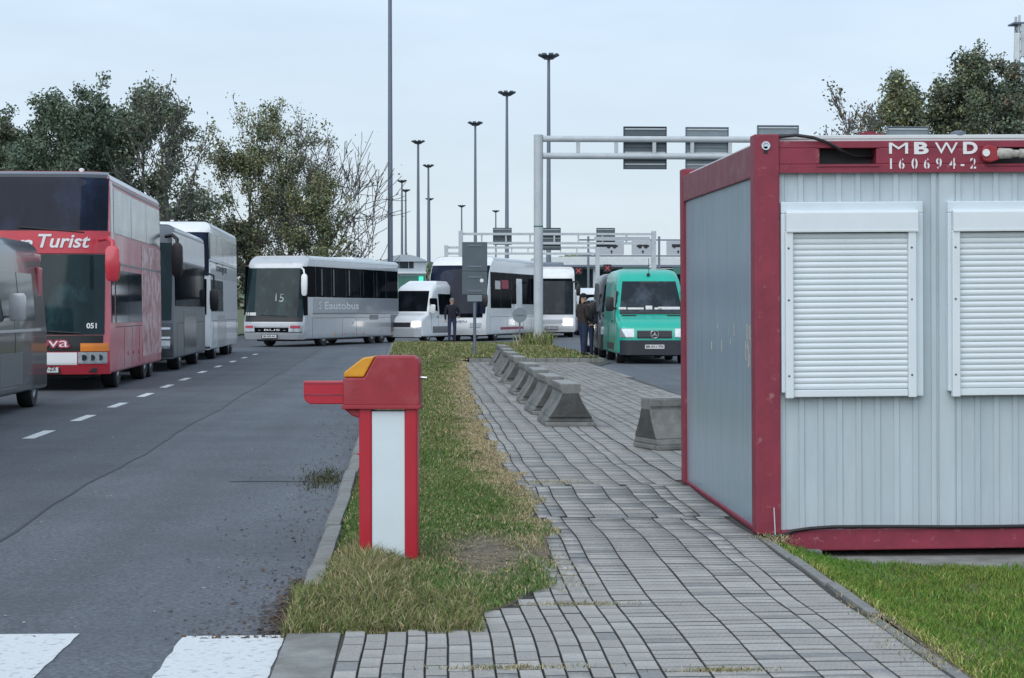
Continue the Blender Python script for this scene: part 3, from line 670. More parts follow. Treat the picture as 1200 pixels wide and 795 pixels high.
    for ch, x in zip('160694-2', (.895, .965, 1.05, 1.13, 1.21, 1.30, 1.365, 1.435)):
        o = text(ch, .095, 'print_white', t, (x, yy, H - .198), bold=.002, name='digit', sx=.85)
        if ch in '69042': m = MB(); m.box(x - .004, x + .004, yy - .004, yy - .0022, H - .235, H - .16); m.build('stencil_bridge', 'cont_red', o).matrix_parent_inverse = o.matrix_basis.inverted()
    return t
cont = container()
def cpt(x, y, z): return (2.19 + x + 0, 12.62 + y, .015 + z + .00785 * x)
# cables and plug
m = MB(); m.tube([cpt(.14, .03, 2.585), cpt(.25, -.01, 2.592), cpt(.36, -.02, 2.575), cpt(.46, -.02, 2.54), cpt(.56, .02, 2.49), cpt(.64, .06, 2.462), cpt(.80, .10, 2.465)], .011, 8)
tag(m.build('power_cable', 'black', smooth=60), 'black cable hanging from the container roof into the beam pocket', 'cable')
pts = [cpt(.06 + .0, -.02, .0), cpt(.17, -.015, .0), cpt(.24, -.012, .028), cpt(.35, -.012, .042)] + [cpt(x, -.012, .044 + .006 * math.sin(x * 3)) for x in np.linspace(.5, 5.6, 22)]
m = MB(); m.tube(pts, .012, 8); tag(m.build('ground_cable', 'black', smooth=60), 'black cable running along the container foot above the red sill', 'cable')
pl = thing('plug_connector', 'red and white power plug hanging at the pocket in the container beam', 'plug', cpt(1.52, -.01, 2.47))
m = MB(); m.prism([(-.06, -.02), (-.045, -.05), (.0, -.06), (.05, -.045), (.075, -.005), (.04, .035), (-.02, .055), (-.055, .03)], -.03, .02, 'y'); m.build('plug_flap', 'gate_head', pl, bevel=.008)
m = MB(); m.lathe([(-.045, .0), (-.045, .024), (-.036, .024), (-.036, .012), (-.032, .012)], 'y', (-.035, 0, .0), 14); m.build('plug_ring', 'print_white', pl, smooth=40)
m = MB(); m.lathe([(.04, .026), (.06, .036), (.14, .032), (.15, .024), (.19, .023), (.195, .03), (.225, .03), (.23, .02)], 'x', (0, -.01, -.002), 14); m.build('plug_body', 'litter', pl, smooth=40)
bk = MB(); bk.box(-.09, .09, -.05, .05, 0, .05); tag(bk.build('support_block', 'concrete', loc=(2.50, 12.50, -.115), bevel=.006), 'small concrete block wedged under the container corner', 'block')
m = MB(); m.tube([(2.305, 12.56, .02), (2.30, 12.585, .20)], .004, 6); tag(m.build('metal_pin', 'steel'), 'thin metal pin standing against the container post foot', 'pin')

# ------------------------------------------------------------------ barrier gate post
g = thing('barrier_gate', 'red and white parking barrier post with amber cap and short boom stub', 'barrier', (-.160, 11.25, .02), (0, 0, R(-4)))
s = 1 / 198.0
def gx(px): return (px - 455.5) * s
def gz(py): return (661 - py) * s
for a, b in ((421.5, 436), (473, 487.5)):
    m = MB(); m.box(gx(a), gx(b), -.085, .085, -.06, gz(479.5)); o = m.build('post_profile', 'gate_red', g, bevel=.012, seg=3)
m = MB(); m.box(gx(436), gx(473), -.076, .076, -.06, gz(484)); m.build('front_panel', 'gate_white', g, bevel=.003)
m = MB(); m.prism([(gx(404), gz(478)), (gx(490), gz(478)), (gx(490), gz(430)), (gx(488), gz(425)), (gx(483), gz(421.5)), (gx(441), gz(421.5)), (gx(427.5), gz(446)), (gx(404), gz(446))], -.10, .10, 'y')
hd = m.build('housing', 'gate_head', g, bevel=.010, seg=3)
m = MB(); m.box(gx(402.5), gx(491), -.107, .107, gz(481.5), gz(477)); m.build('housing_lip', 'gate_head', hd, bevel=.004)
m = MB(); m.prism([(gx(404.5), gz(445.5)), (gx(427), gz(445.5)), (gx(440), gz(422)), (gx(426), gz(424)), (gx(405), gz(440))], -.096, .096, 'y'); m.build('amber_cap', 'amber_cap', g, bevel=.008)
m = MB(); m.prism([(gx(404), gz(481.5)), (gx(436), gz(481.5)), (gx(436), gz(494)), (gx(424), gz(493)), (gx(413), gz(489))], -.07, .07, 'y'); m.build('boom_bracket', 'gate_head', g, bevel=.008)
m = MB(); m.prism([(gx(358), gz(450.5)), (gx(404), gz(450.5)), (gx(404), gz(476.5)), (gx(366), gz(476.5)), (gx(360), gz(473)), (gx(358), gz(468))], -.045, .045, 'y'); bo = m.build('boom', 'gate_red', g, bevel=.006)
m = MB(); m.box(gx(359), gx(404), -.048, -.0455, gz(466.5), gz(465)); m.box(gx(359), gx(404), -.048, -.0455, gz(453.5), gz(452.5)); m.build('boom_rib', 'cont_red', bo)
m = MB(); m.tube([(gx(490), 0, gz(446.5)), (gx(497), 0, gz(447))], .008, 8); m.build('lock_bolt', 'chrome', g)
m = MB(); m.tube([(gx(421.5), -.02, gz(533)), (gx(418), -.02, gz(533))], .006, 6); m.build('hinge_pin', 'gate_red', g)

# ------------------------------------------------------------------ concrete barriers
def barrier_mesh(L, notch=.06):
    m = MB()
    lo = [(-.31, 0), (.31, 0), (.31, .055), (-.31, .055)]; mid = [(-.305, .055), (.305, .055), (.27, .115), (-.27, .115)]
    up = [(-.27, .115), (.27, .115), (.15, .30), (.105, .415), (.125, .445), (.125, .52), (-.125, .52), (-.125, .445), (-.105, .415), (-.15, .30)]
    m.prism(lo, 0, L, 'y'); m.prism(mid, notch, L - notch, 'y'); m.prism(up, 0, L, 'y')
    return m
def barrier(loc, rz, label, L=1.35, rx=-.007, notch=.06):
    t = thing('concrete_barrier', label, 'barrier', loc, (rx, 0, rz), 'concrete barriers along the walk')
    o = barrier_mesh(L, notch).build('body', 'concrete', t, bevel=.014)
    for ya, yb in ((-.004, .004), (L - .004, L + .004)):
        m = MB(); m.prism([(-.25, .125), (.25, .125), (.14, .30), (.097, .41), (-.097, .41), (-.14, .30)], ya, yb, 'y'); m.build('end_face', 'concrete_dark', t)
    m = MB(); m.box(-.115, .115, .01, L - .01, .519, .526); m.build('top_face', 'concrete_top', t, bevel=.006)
    return t
lab = ['nearest concrete barrier of the row on the walk, its whole end showing', 'second concrete barrier from the near end of the row', 'third concrete barrier from the near end of the row', 'fourth concrete barrier from the near end, before the wider gap', 'fourth concrete barrier from the far end, after the wider gap', 'third concrete barrier from the far end of the row', 'second concrete barrier from the far end of the row', 'farthest concrete barrier of the row, next to the grass island']
for (y, x, a), lb in zip([(23.9, 1.86, 0), (26.6, 1.86, .02), (29.6, 1.85, -.02), (32.7, 1.90, .01), (37.6, 1.96, .0), (41.5, 2.02, .03), (45.3, 2.08, -.01), (49.8, 2.18, .01)], lab):
    barrier((x, y, terr(y) + .028), a + .015, lb)
barrier((2.33, 20.05, terr(20) + .028), R(-72), 'lone concrete barrier set crosswise, half hidden behind the container', 1.6, 0, .002)

# ------------------------------------------------------------------ sign posts seen from behind
t = thing('road_sign', 'dark rear of a tall rectangular road sign on a thin grey post', 'sign', (1.62, 56.3, terr(56) + .1))
sc = 2300 / 56.3
m = MB(); m.tube([(0, 0, -.1), (0, 0, 3.28)], .045, 12); m.build('post', 'mast', t, smooth=40)
m = MB(); m.box(-.36, .36, -.085, -.06, 2.47, 3.30); m.build('upper_panel', 'sign_back', t, bevel=.008)
m = MB(); m.box(-.36, .36, -.085, -.06, 1.80, 2.455); m.build('lower_panel', 'sign_back', t, bevel=.008)
m = MB(); m.box(-.21, .21, -.085, -.06, 1.60, 1.785); m.build('extra_panel', 'sign_back_light', t, bevel=.006)
for z in (3.2, 2.6, 2.3, 1.9):
    m = MB(); m.box(-.2, .2, -.10, -.085, z - .02, z + .02); m.build('bracket', 'mast', t)
m = MB(); m.lathe([(-.095, .055), (-.087, .055)], 'y', (.2, 0, 2.2), 16); m.build('sticker', 'print_white', t)
t = thing('round_sign', 'grey rear of a round road sign on a short post near the white coach', 'sign', (4.10, 79.2, terr(79) + .1))
m = MB(); m.tube([(0, 0, -.1), (0, 0, 1.35)], .035, 10); m.build('post', 'mast', t, smooth=40)
m = MB(); m.lathe([(-.06, .30), (-.04, .30)], 'y', (0, 0, 1.15), 24); m.build('disc', 'sign_back_light', t)
m = MB(); m.box(-.18, .18, -.075, -.06, 1.13, 1.17); m.build('bracket', 'mast', t)

# ------------------------------------------------------------------ gantries
def louvre_sign(name, x0, x1, z0, z1, y, parent, m_='sign_back', n=7):
    o = MB(); o.box(x0, x1, y, y + .06, z0, z1); p = o.build(name, m_, parent, bevel=.01)
    f = MB(); f.box(x0 - .03, x0, y - .05, y + .07, z0 - .03, z1 + .03); f.box(x1, x1 + .03, y - .05, y + .07, z0 - .03, z1 + .03); f.box(x0, x1, y - .05, y + .07, z1, z1 + .03); f.box(x0, x1, y - .05, y + .07, z0 - .03, z0)
    f.build('frame', 'mast_dark' if m_ == 'sign_back' else 'mast', p)
    for k in range(n):
        z = z0 + (z1 - z0) * (k + .6) / n
        r = MB(); r.box(x0 + .02, x1 - .02, y - .04, y, z, z + .05); r.build('rib', 'steel' if k % 2 == 0 else m_, p)
    return p
gz0 = terr(74) + .1
t = thing('gantry', 'pale grey tubular sign gantry standing nearest, with its pole on the grass island', 'gantry', (4.53, 73.9, gz0))
m = MB(); m.tube([(0, 0, -.2), (0, 0, 7.95)], .175, 20); m.build('pole', 'steel', t, smooth=40)
m = MB(); m.tube([(0, 0, 4.48), (0, 0, 4.53)], .18, 20); m.build('band', 'building_green', t, smooth=40)
m = MB(); m.lathe([(0, .28), (.03, .28), (.04, .18)], 'z', (0, 0, .0), 16); m.build('base_flange', 'steel', t, smooth=40)
for z, r in ((7.80, .12), (7.16, .12)):
    m = MB(); m.tube([(.17, 0, z), (17.5, 0, z)], r, 14); m.build('beam', 'steel', t, smooth=40)
for x in np.arange(1.5, 17, 1.44):
    m = MB(); m.box(x - .07, x + .07, -.05, .05, 7.27, 7.69); m.build('strut', 'steel', t, bevel=.01)
m = MB(); m.tube([(17.5, 0, -.4), (17.5, 0, 7.95)], .175, 20); m.build('pole', 'steel', t, smooth=40)
for i, (a, b, z1, mm) in enumerate([(3.26, 4.84, 8.26, 'sign_back'), (5.62, 7.2, 8.25, 'sign_back_light'), (8.35, 9.88, 8.33, 'sign_back_light'), (13.32, 14.88, 8.30, 'sign_back_light')]):
    louvre_sign('sign_panel', a, b, z1 - 1.55, z1, .16, t, mm)
# second gantry with three light boxes seen from behind
t = thing('gantry', 'second gantry from the camera, slim, carrying three dark louvred panels', 'gantry', (3.26, 150, terr(150)))
H2 = 7.3
for x in (0, 14.8):
    m = MB(); m.box(x - .17, x + .17, -.17, .17, 0, H2); m.build('pole', 'steel', t, bevel=.02)
for z in (H2 - .25, H2 - .95):
    m = MB(); m.box(.17, 14.63, -.09, .09, z - .09, z + .09); m.build('beam', 'steel', t)
for x in np.arange(1.6, 14, 1.85):
    m = MB(); m.box(x - .06, x + .06, -.05, .05, H2 - .85, H2 - .35); m.build('strut', 'steel', t)
for a, b, z0, z1 in ((2.5, 3.87, 6.25, 7.5), (6.27, 7.63, 5.85, 7.5), (10.43, 11.8, 6.1, 7.5)):
    louvre_sign('sign_panel', a, b, z0, z1, .2, t, 'sign_back', 5)
m = MB(); m.box(10.2, 14.5, -.12, -.095, H2 - .75, H2 - .45); q = m.build('text_board', 'sign_face', t)
# third gantry, bare
t = thing('gantry', 'third gantry from the camera, bare and low, ending left above the white coach', 'gantry', (2.58, 180, terr(180)))
for x in (0, 13.9):
    m = MB(); m.box(x - .18, x + .18, -.18, .18, 0, 6.95); m.build('pole', 'steel', t)
for z in (6.75, 6.2):
    m = MB(); m.box(.18, 13.72, -.1, .1, z - .1, z + .1); m.build('beam', 'steel', t)
for x in np.arange(1.5, 13, 1.5):
    m = MB(); m.box(x - .05, x + .05, -.05, .05, 6.3, 6.65); m.build('strut', 'steel', t)
# fourth gantry with lane signs
t = thing('gantry', 'farthest gantry, dark framed, with three pale lane signs showing vehicles', 'gantry', (16.5, 190, terr(190)))
for x in (0, 6.9, 12.5):
    m = MB(); m.box(x - .1, x + .1, -.1, .1, 0, 8.1); m.build('pole', 'mast', t)
for z in (7.75, 6.2):
    m = MB(); m.box(-1.0, 13.5, -.07, .07, z - .07, z + .07); m.build('beam', 'mast', t)
for i, (a, b) in enumerate(((1.05, 3.45), (4.2, 6.4), (7.6, 9.9))):
    m = MB(); m.box(a, b, -.16, -.09, 6.32, 7.66); p = m.build('lane_sign', 'sign_face', t, bevel=.02)
    c = (a + b) / 2
    m = MB()
    if i < 2:
        for s_ in (-1, 1):
            m.lathe([(-.19, .2), (-.165, .2)], 'y', (c + s_ * .28, 0, 7.12), 14); m.lathe([(-.19, .1), (-.165, .1)], 'y', (c + s_ * .52, 0, 7.16), 10)
        m.box(c - .45, c + .45, -.189, -.163, 7.15, 7.28)
    else:
        m.box(c - .62, c + .62, -.189, -.163, 7.06, 7.34); m.lathe([(-.19, .1), (-.165, .1)], 'y', (c - .38, 0, 7.04), 10); m.lathe([(-.19, .1), (-.165, .1)], 'y', (c + .38, 0, 7.04), 10)
    m.build('vehicle_pictogram', 'print_black', p)
    m = MB(); m.prism([(c - .06, 6.45), (c + .06, 6.45), (c + .06, 6.62), (c + .14, 6.62), (c, 6.78), (c - .14, 6.62), (c - .06, 6.62)], -.189, -.163, 'y'); m.build('arrow', 'print_black', p)

# ------------------------------------------------------------------ floodlight masts
def mast(x, y, h, heads, label, r=.24, name='light_mast', detail=True):
    t = thing(name, label, 'light mast', (x, y, terr(y)), (0, 0, random.uniform(0, 1)), 'tall floodlight masts')
    n = 10; m = MB(); m.tube([(0, 0, 0), (0, 0, h * .3), (0, 0, h)], [r, r * .85, r * .5], 14); m.build('pole', 'mast', t, smooth=40)
    if not heads: return t
    for z in heads:
        m = MB(); m.lathe([(z - .3, .28), (z - .25, .55), (z - .15, .55), (z - .1, .2)], 'z', (0, 0, 0), 14); m.build('ring', 'mast_dark', t, smooth=40)
        for k in range(8):
            a = k * math.pi / 4; c, s_ = math.cos(a), math.sin(a)
            m = MB(); d = Vector((c, s_, 0)); q = Vector((-s_, c, 0)); p0 = d * .45 + Vector((0, 0, z - .22)); p1 = d * 1.12 + Vector((0, 0, z + .12))
            V = []
            for p in (p0, p1):
                for sg, up in ((-1, 0), (1, 0), (1, 1), (-1, 1)): V.append(p + q * sg * .24 + Vector((0, 0, .2 * up)) - d * .08 * up)
            m.add(V, [(0, 1, 2, 3), (7, 6, 5, 4), (0, 4, 5, 1), (1, 5, 6, 2), (2, 6, 7, 3), (3, 7, 4, 0)]); m.build('floodlight', 'mast_dark', t)
    return t
mast(-1.62, 115, 29, [28.5], 'nearest floodlight mast, thick, rising out of the top of the picture', .17)
HT = 27.7
for x, y, lb, hs in ((13.77, 207, 'tallest floodlight mast with its head in view, right of the gantry pole', [27.5]), (11.08, 245, 'second tallest floodlight mast, just left of the gantry pole', [27.5]), (8.39, 288, 'third tallest floodlight mast, above the dark sign panel', [27.5]),
                     (.03, 323, 'floodlight mast rising above the left end of the white coach', [27.5]), (2.02, 382, 'floodlight mast just right of the one above the coach, slightly lower', [27.5]), (3.0, 513, 'small far floodlight mast whose head shows halfway up a nearer one', [27.5]),
                     (-3.53, 433, 'left and higher of the two close-set far masts beside the thick near mast', [27.5]), (-2.95, 471, 'right and lower of the two close-set far masts beside the thick near mast', [27.5]), (12.24, 552, 'tiny far floodlight mast left of the gantry behind the coach', [27.5]), (23.14, 585, 'tiny far floodlight mast over the louvred panels', [27.5])):
    mast(x, y, HT, hs, lb, .30 if y < 300 else .36)

# ------------------------------------------------------------------ people
def person(name, loc, rz, joints, radii, edges, label, jacket, hat=None, hair=None, scale=1.0, lower=.93):
    t = thing(name, label, 'person', loc, (0, 0, rz)); t.scale = (scale,) * 3
    names = list(joints); me = bpy.data.meshes.new('body'); me.from_pydata([joints[k] for k in names], [(names.index(a), names.index(b)) for a, b in edges], [])
    o = bpy.data.objects.new('body', me); C.objects.link(o)
    md = o.modifiers.new('skin', 'SKIN'); md.use_smooth_shade = True
    sv = me.skin_vertices[0].data
    for i, k in enumerate(names):
        r = radii[k]; sv[i].radius = r if isinstance(r, tuple) else (r, r); sv[i].use_root = (k == 'pelvis')
    o.modifiers.new('sub', 'SUBSURF').levels = 2; o.modifiers['sub'].render_levels = 2
    dg = bpy.context.evaluated_depsgraph_get(); bm_ = bpy.data.meshes.new_from_object(o.evaluated_get(dg))
    o.modifiers.clear(); o.data = bm_; o.parent = t
    for q in ('skin', jacket, 'jeans', 'shoe'): bm_.materials.append(MATS[q])
    hands = [Vector(joints[k]) for k in names if k.startswith('hand') or k.startswith('f_') or k.startswith('th')]
    for p in bm_.polygons:
        c = p.center; p.use_smooth = True
        if c.z > 1.475: p.material_index = 0
        elif any((c - hh).length < .055 for hh in hands): p.material_index = 0
        elif c.z < .085: p.material_index = 3
        elif c.z < lower and (Vector((c.x, c.y, 0))).length < .26 and not any((c - Vector(joints[k])).length < .11 for k in ('elbL', 'elbR', 'wrL', 'wrR')): p.material_index = 2
        else: p.material_index = 1
    hc = Vector(joints['head'])
    def blob(nm, c, r, m_, cutz=None, nseg=16):
        m = MB(); rings = []
        for i in range(1, nseg):
            a = math.pi * i / nseg
            if cutz is not None and math.cos(a) * r[2] < cutz: break
            rings.append([(c[0] + r[0] * math.sin(a) * math.cos(b), c[1] + r[1] * math.sin(a) * math.sin(b), c[2] + r[2] * math.cos(a)) for b in np.linspace(0, 2 * math.pi, 18, endpoint=False)])
        m.loft(rings); return m.build(nm, m_, t, smooth=70)
    blob('nose', hc + Vector((0, -.098, .0)), (.014, .022, .024), 'skin', nseg=8)
    for s_ in (-1, 1):
        blob('eye', hc + Vector((s_ * .032, -.088, .025)), (.013, .008, .008), 'hat', nseg=8); blob('ear', hc + Vector((s_ * .082, .005, .0)), (.012, .025, .032), 'skin', nseg=8)
    blob('mouth', hc + Vector((0, -.088, -.045)), (.025, .008, .006), 'lamp_red', nseg=8)
    if hat: blob('hat', hc + Vector((0, .008, .035)), (.103, .118, .115), hat, -.005)
    if hair: blob('hair', hc + Vector((0, .018, .025)), (.094, .108, .105), hair, .0)
    return t
def skeleton(armL, armR, stance=.09, step=(0, 0), lean=0.0):
    J = {'pelvis': (0, 0, .95), 'spine': (0, lean * .4, 1.15), 'chest': (0, lean * .8, 1.33), 'neck': (0, lean, 1.47), 'chin': (0, lean - .01, 1.53), 'head': (0, lean - .01, 1.63), 'crown': (0, lean, 1.70)}
    Rr = {'pelvis': (.165, .115), 'spine': (.165, .115), 'chest': (.185, .125), 'neck': (.065, .065), 'chin': (.06, .075), 'head': (.078, .095), 'crown': (.06, .075)}
    E_ = [('pelvis', 'spine'), ('spine', 'chest'), ('chest', 'neck'), ('neck', 'chin'), ('chin', 'head'), ('head', 'crown')]
    for s_, sd_, arm, st in ((-1, 'L', armL, step[0]), (1, 'R', armR, step[1])):
        J['hip' + sd_] = (s_ * .095, 0, .88); J['knee' + sd_] = (s_ * stance, st * .5 - .02, .48); J['ank' + sd_] = (s_ * stance, st, .10); J['heel' + sd_] = (s_ * stance, st + .03, .045); J['toe' + sd_] = (s_ * (stance + .02), st - .19, .035)
        Rr.update({'hip' + sd_: .105, 'knee' + sd_: .072, 'ank' + sd_: .055, 'heel' + sd_: .045, 'toe' + sd_: (.045, .035)})
        E_ += [('pelvis', 'hip' + sd_), ('hip' + sd_, 'knee' + sd_), ('knee' + sd_, 'ank' + sd_), ('ank' + sd_, 'heel' + sd_), ('heel' + sd_, 'toe' + sd_)]
        sh, el, wr, ha = arm
        J['sh' + sd_], J['elb' + sd_], J['wr' + sd_], J['hand' + sd_] = sh, el, wr, ha
        Rr.update({'sh' + sd_: .082, 'elb' + sd_: .058, 'wr' + sd_: .042, 'hand' + sd_: (.034, .022)})
        E_ += [('chest', 'sh' + sd_), ('sh' + sd_, 'elb' + sd_), ('elb' + sd_, 'wr' + sd_), ('wr' + sd_, 'hand' + sd_)]
        d = (Vector(ha) - Vector(wr)).normalized(); side = d.cross(Vector((1, 0, 0))).normalized()
        for k in range(4):
            off = side * (k - 1.5) * .021; p = Vector(ha) + off + d * (.065, .08, .075, .06)[k] - Vector((s_ * .012, 0, 0))
            J['f_%s%d' % (sd_, k)] = tuple(p); Rr['f_%s%d' % (sd_, k)] = .009; E_.append(('hand' + sd_, 'f_%s%d' % (sd_, k)))
        p = Vector(wr) + d * .05 - side * .05; J['th' + sd_] = tuple(p); Rr['th' + sd_] = .010; E_.append(('wr' + sd_, 'th' + sd_))
    return J, Rr, E_
# by the coaches: dark jacket, jeans, one elbow bent
J, Rr, E_ = skeleton(((-.2, 0, 1.40), (-.27, .02, 1.13), (-.27, -.04, .89), (-.27, -.06, .83)), ((.2, 0, 1.40), (.31, .03, 1.15), (.27, -.12, .98), (.22, -.2, .98)), .11)
person('person', (1.36, 79.0, terr(79) + .19), R(8), J, Rr, E_, 'person in a black jacket and blue jeans standing beside the white minibus', 'jacket_navy', hair='hair_grey')
# by the green van: brown-black jacket and beanie, seen from behind three quarters
J, Rr, E_ = skeleton(((-.21, 0, 1.40), (-.25, .0, 1.13), (-.16, -.17, 1.0), (-.09, -.22, .97)), ((.21, 0, 1.40), (.25, .02, 1.13), (.17, -.16, 1.0), (.10, -.22, .97)), .085, (.03, -.06), -.02)
person('person', (4.72, 56.2, terr(56.2) + .13), R(118), J, Rr, E_, 'person in dark jacket, black beanie and jeans standing by the green van', 'jacket_brown', hat='hat', scale=1.02)
J, Rr, E_ = skeleton(((-.2, 0, 1.40), (-.25, -.05, 1.13), (-.2, -.2, 1.0), (-.15, -.26, .98)), ((.2, 0, 1.40), (.25, -.05, 1.13), (.2, -.2, 1.0), (.15, -.26, .98)), .1)
person('person', (5.35, 61.5, terr(61.5)), R(-20), J, Rr, E_, 'dark haired person half hidden between the lit car and the green van', 'jacket_navy', hair='hat')
# ------------------------------------------------------------------ vehicles (local: front at y=0 facing -y, rear at y=L, x to the picture's right)
def outline(W, z0, z1, rt, rb, tum=0, zt=1.2, ns=18, nb=18):
    p = []
    for i in range(nb): p.append((-W + rb + (2 * W - 2 * rb) * i / nb, z0))
    for i in range(4): a = -math.pi / 2 + math.pi / 2 * i / 4; p.append((W - rb + rb * math.cos(a), z0 + rb + rb * math.sin(a)))
    for i in range(ns): p.append((W, z0 + rb + (z1 - rt - z0 - rb) * i / ns))
    for i in range(6): a = math.pi / 2 * i / 6; p.append((W - rt + rt * math.cos(a), z1 - rt + rt * math.sin(a)))
    for i in range(nb): p.append((W - rt - (2 * W - 2 * rt) * i / nb, z1))
    for i in range(6): a = math.pi / 2 + math.pi / 2 * i / 6; p.append((-W + rt + rt * math.cos(a), z1 - rt + rt * math.sin(a)))
    for i in range(ns): p.append((-W, z1 - rt - (z1 - rt - z0 - rb) * i / ns))
    for i in range(4): a = math.pi + math.pi / 2 * i / 4; p.append((-W + rb + rb * math.cos(a), z0 + rb + rb * math.sin(a)))
    return [(x * (1 - tum * max(0, (z - zt) / max(.1, z1 - zt)) if z > zt else x * 0 + 1 if False else (1 if z <= zt else 1)), z) if False else (x * (1 - tum * max(0, (z - zt)) / max(.6, z1 - zt)), z) for x, z in p]
def wheel(parent, x, y, r, side, wd=.28):
    t0, t1 = (x - wd, x) if side > 0 else (x, x + wd); a = x; s_ = side
    m = MB(); m.lathe([(a - s_ * wd, r * .6), (a - s_ * wd, r * .94), (a - s_ * wd * .85, r), (a - s_ * wd * .15, r), (a, r * .94), (a, r * .62), (a - s_ * .05, r * .58)], 'x', (0, y, r), 28)
    w_ = m.build('wheel', 'rubber', parent, smooth=35)
    m = MB(); m.lathe([(a - s_ * .06, r * .6), (a - s_ * .01, r * .60), (a - s_ * .01, r * .52), (a - s_ * .07, r * .40), (a - s_ * .05, r * .22), (a + s_ * .01, r * .2), (a + s_ * .015, .02)], 'x', (0, y, r), 24); m.build('rim', 'rim', w_, smooth=35)
    return w_
def cyl(x0, x1, y, z, r, n=24):
    m = MB(); m.lathe([(x0, r), (x1, r)], 'x', (0, y, z), n); return (m.v, m.f)
class Coach:
    def __init__(s, name, label, cat, loc, rz, W, L, H, paint, rake, bulge=.28, pw=5, z0=.30, rt=.22, axles=(2.2, 6.9), wr=.5, tum=.03, group='coaches queuing at the border', roof=None):
        s.W, s.L, s.H, s.rake, s.bulge, s.pw, s.tum = W, L, H, rake, bulge, pw, tum
        s.t = thing(name, label, cat, loc, (-.0072, 0, rz), group)
        ring = outline(W, z0, H, rt, .06, tum)
        zc = (z0 + H) / 2; rings = []
        for k in np.linspace(.05, .985, 15): rings.append([(x * k, s.fy(x * k, zc + (z - zc) * k), zc + (z - zc) * k) for x, z in ring])
        rings.append([(x, s.fy(x, z), z) for x, z in ring])
        rings.append([(x, max(s.fy(x, z) + .3, .9), z) for x, z in ring])
        rings.append([(x, L - .12, z) for x, z in ring])
        for k in (.985, .95, .5): rings.append([(x * k, L - .04 + .04 * (1 - k), zc + (z - zc) * k) for x, z in ring])
        m = MB(); m.loft(rings); s.body = m.build('body', paint, s.t, smooth=38)
        cs = []
        for a in axles:
            for sd in (-1, 1): cs.append(cyl(sd * (W - .42), sd * (W + .2), a, wr, wr * 1.16))
        cut(s.body, cs)
        for a in axles:
            for sd in (-1, 1): wheel(s.t, sd * (W - .035), a, wr, sd)
        m = MB(); m.box(-W + .45, W - .45, .5, L - .5, .22, z0 + .05); m.build('underbody', 'black', s.t)
        for sd in (-1, 1):
            for k, yy in enumerate(np.linspace(1.15, L - .6, 7)):
                if any(abs(yy - a) < wr * 1.25 for a in axles): continue
                s.side('panel_gap', yy - .009, yy + .009, z0 + .08, 1.12, 'black', .0035, sd=sd, nv=2)
            s.side('skirt_gap', 1.1, L - .3, 1.135, 1.150, 'black', .0035, sd=sd, nv=1)
        if roof:
            ro = outline(W + .006, z0, H + .008, rt, .06, tum)
            up = [(x, z) for x, z in ro if z > H - .16]
            up = sorted(up, key=lambda q: math.atan2(q[1] - (H - .5), q[0]))
            m = MB(); m.loft([[(x, s.fy(x, z) - .008, z) for x, z in up], [(x, max(s.fy(x, z) + .3, .9), z) for x, z in up], [(x, L, z) for x, z in up]], closed=False, cap=False); m.build('roof', roof, s.t, smooth=38)
    def fy(s, x, z): return ip(s.rake, z) + s.bulge * min(1, abs(x) / s.W) ** s.pw
    def sx(s, z): return s.W * (1 - s.tum * max(0, z - 1.2) / max(.6, s.H - 1.2))
    def front(s, name, x0, x1, z0, z1, m, off=.012, parent=None, nu=24, nv=12):
        q = MB(); off += .012; q.sheet(lambda u, v: (u, s.fy(u, v), v), (x0, x1), z0, z1, nv, (0, -1, 0), off, .05, nu); return q.build(name, m, parent or s.t, smooth=40)
    def side(s, name, y0, y1, z0, z1, m, off=.010, parent=None, sd=1, nv=4):
        q = MB(); q.sheet(lambda u, v: (sd * s.sx(v), u, v), (y0, y1), z0, z1, nv, (sd, 0, 0), off, .04, 4); return q.build(name, m, parent or s.t, smooth=40)
    def mirror(s, x, z, h, m, y=-.35, arm=True, wd=.2):
        q = MB(); sg = 1 if x > 0 else -1
        q.loft([[(x + dx * wd * k, y + dy * .09 * k, zz) for dx, dy in ((-.5, -.6), (.0, -1), (.5, -.6), (.55, .2), (.45, .5), (-.45, .5), (-.55, .2))] for zz, k in ((z - h / 2, .55), (z - h * .42, .9), (z, 1.05), (z + h * .4, 1), (z + h / 2, .6))])
        o = q.build('mirror', m, s.t, smooth=50)
        if arm:
            q = MB(); q.tube([(x, y, z + h * .45), (x, y + .02, z + h * .62), (x - sg * .12, y + .2, z + h * .75), (x - sg * .3, .12, z + h * .72)], .045, 8); q.build('mirror_arm', m, o, smooth=50)
        return o
    def txt(s, st, size, m, x, y, z, right=False, k_off=.05, **k):
        if right: return text(st, size, m, s.t, (s.sx(z) + .016, y, z), (R(90), 0, R(90)), **k)
        o = text(st, size, m, s.t, (x, 0, z), **k)
        for v in o.data.vertices:                      # wrap on to the curved front
            wx, wz = v.co.x + x, v.co.y + z; v.co.z += -(s.fy(wx, wz)) + k_off
        return o
    def plate(s, x, z, st='', w=.52):
        y = s.fy(x, z) - .066
        m = MB(); m.box(x - w / 2, x + w / 2, y - .012, y + .03, z - .06, z + .06); p = m.build('licence_plate', 'plate', s.t, bevel=.004)
        q = text(st, .1, 'print_black', p, (x, y - .0145, z), fit=w * .86, bold=.002)
        m = MB(); m.box(x - w / 2 - .03, x + w / 2 + .03, y - .005, y + .03, z - .08, z + .08); m.build('plate_frame', 'black', p)
    def wiper(s, x0, z0, x1, z1):
        m = MB(); m.tube([(x0 + (x1 - x0) * k / 6, s.fy(x0 + (x1 - x0) * k / 6, z0 + (z1 - z0) * k / 6) - .05, z0 + (z1 - z0) * k / 6) for k in range(7)], .014, 6); m.build('wiper', 'black', s.t)

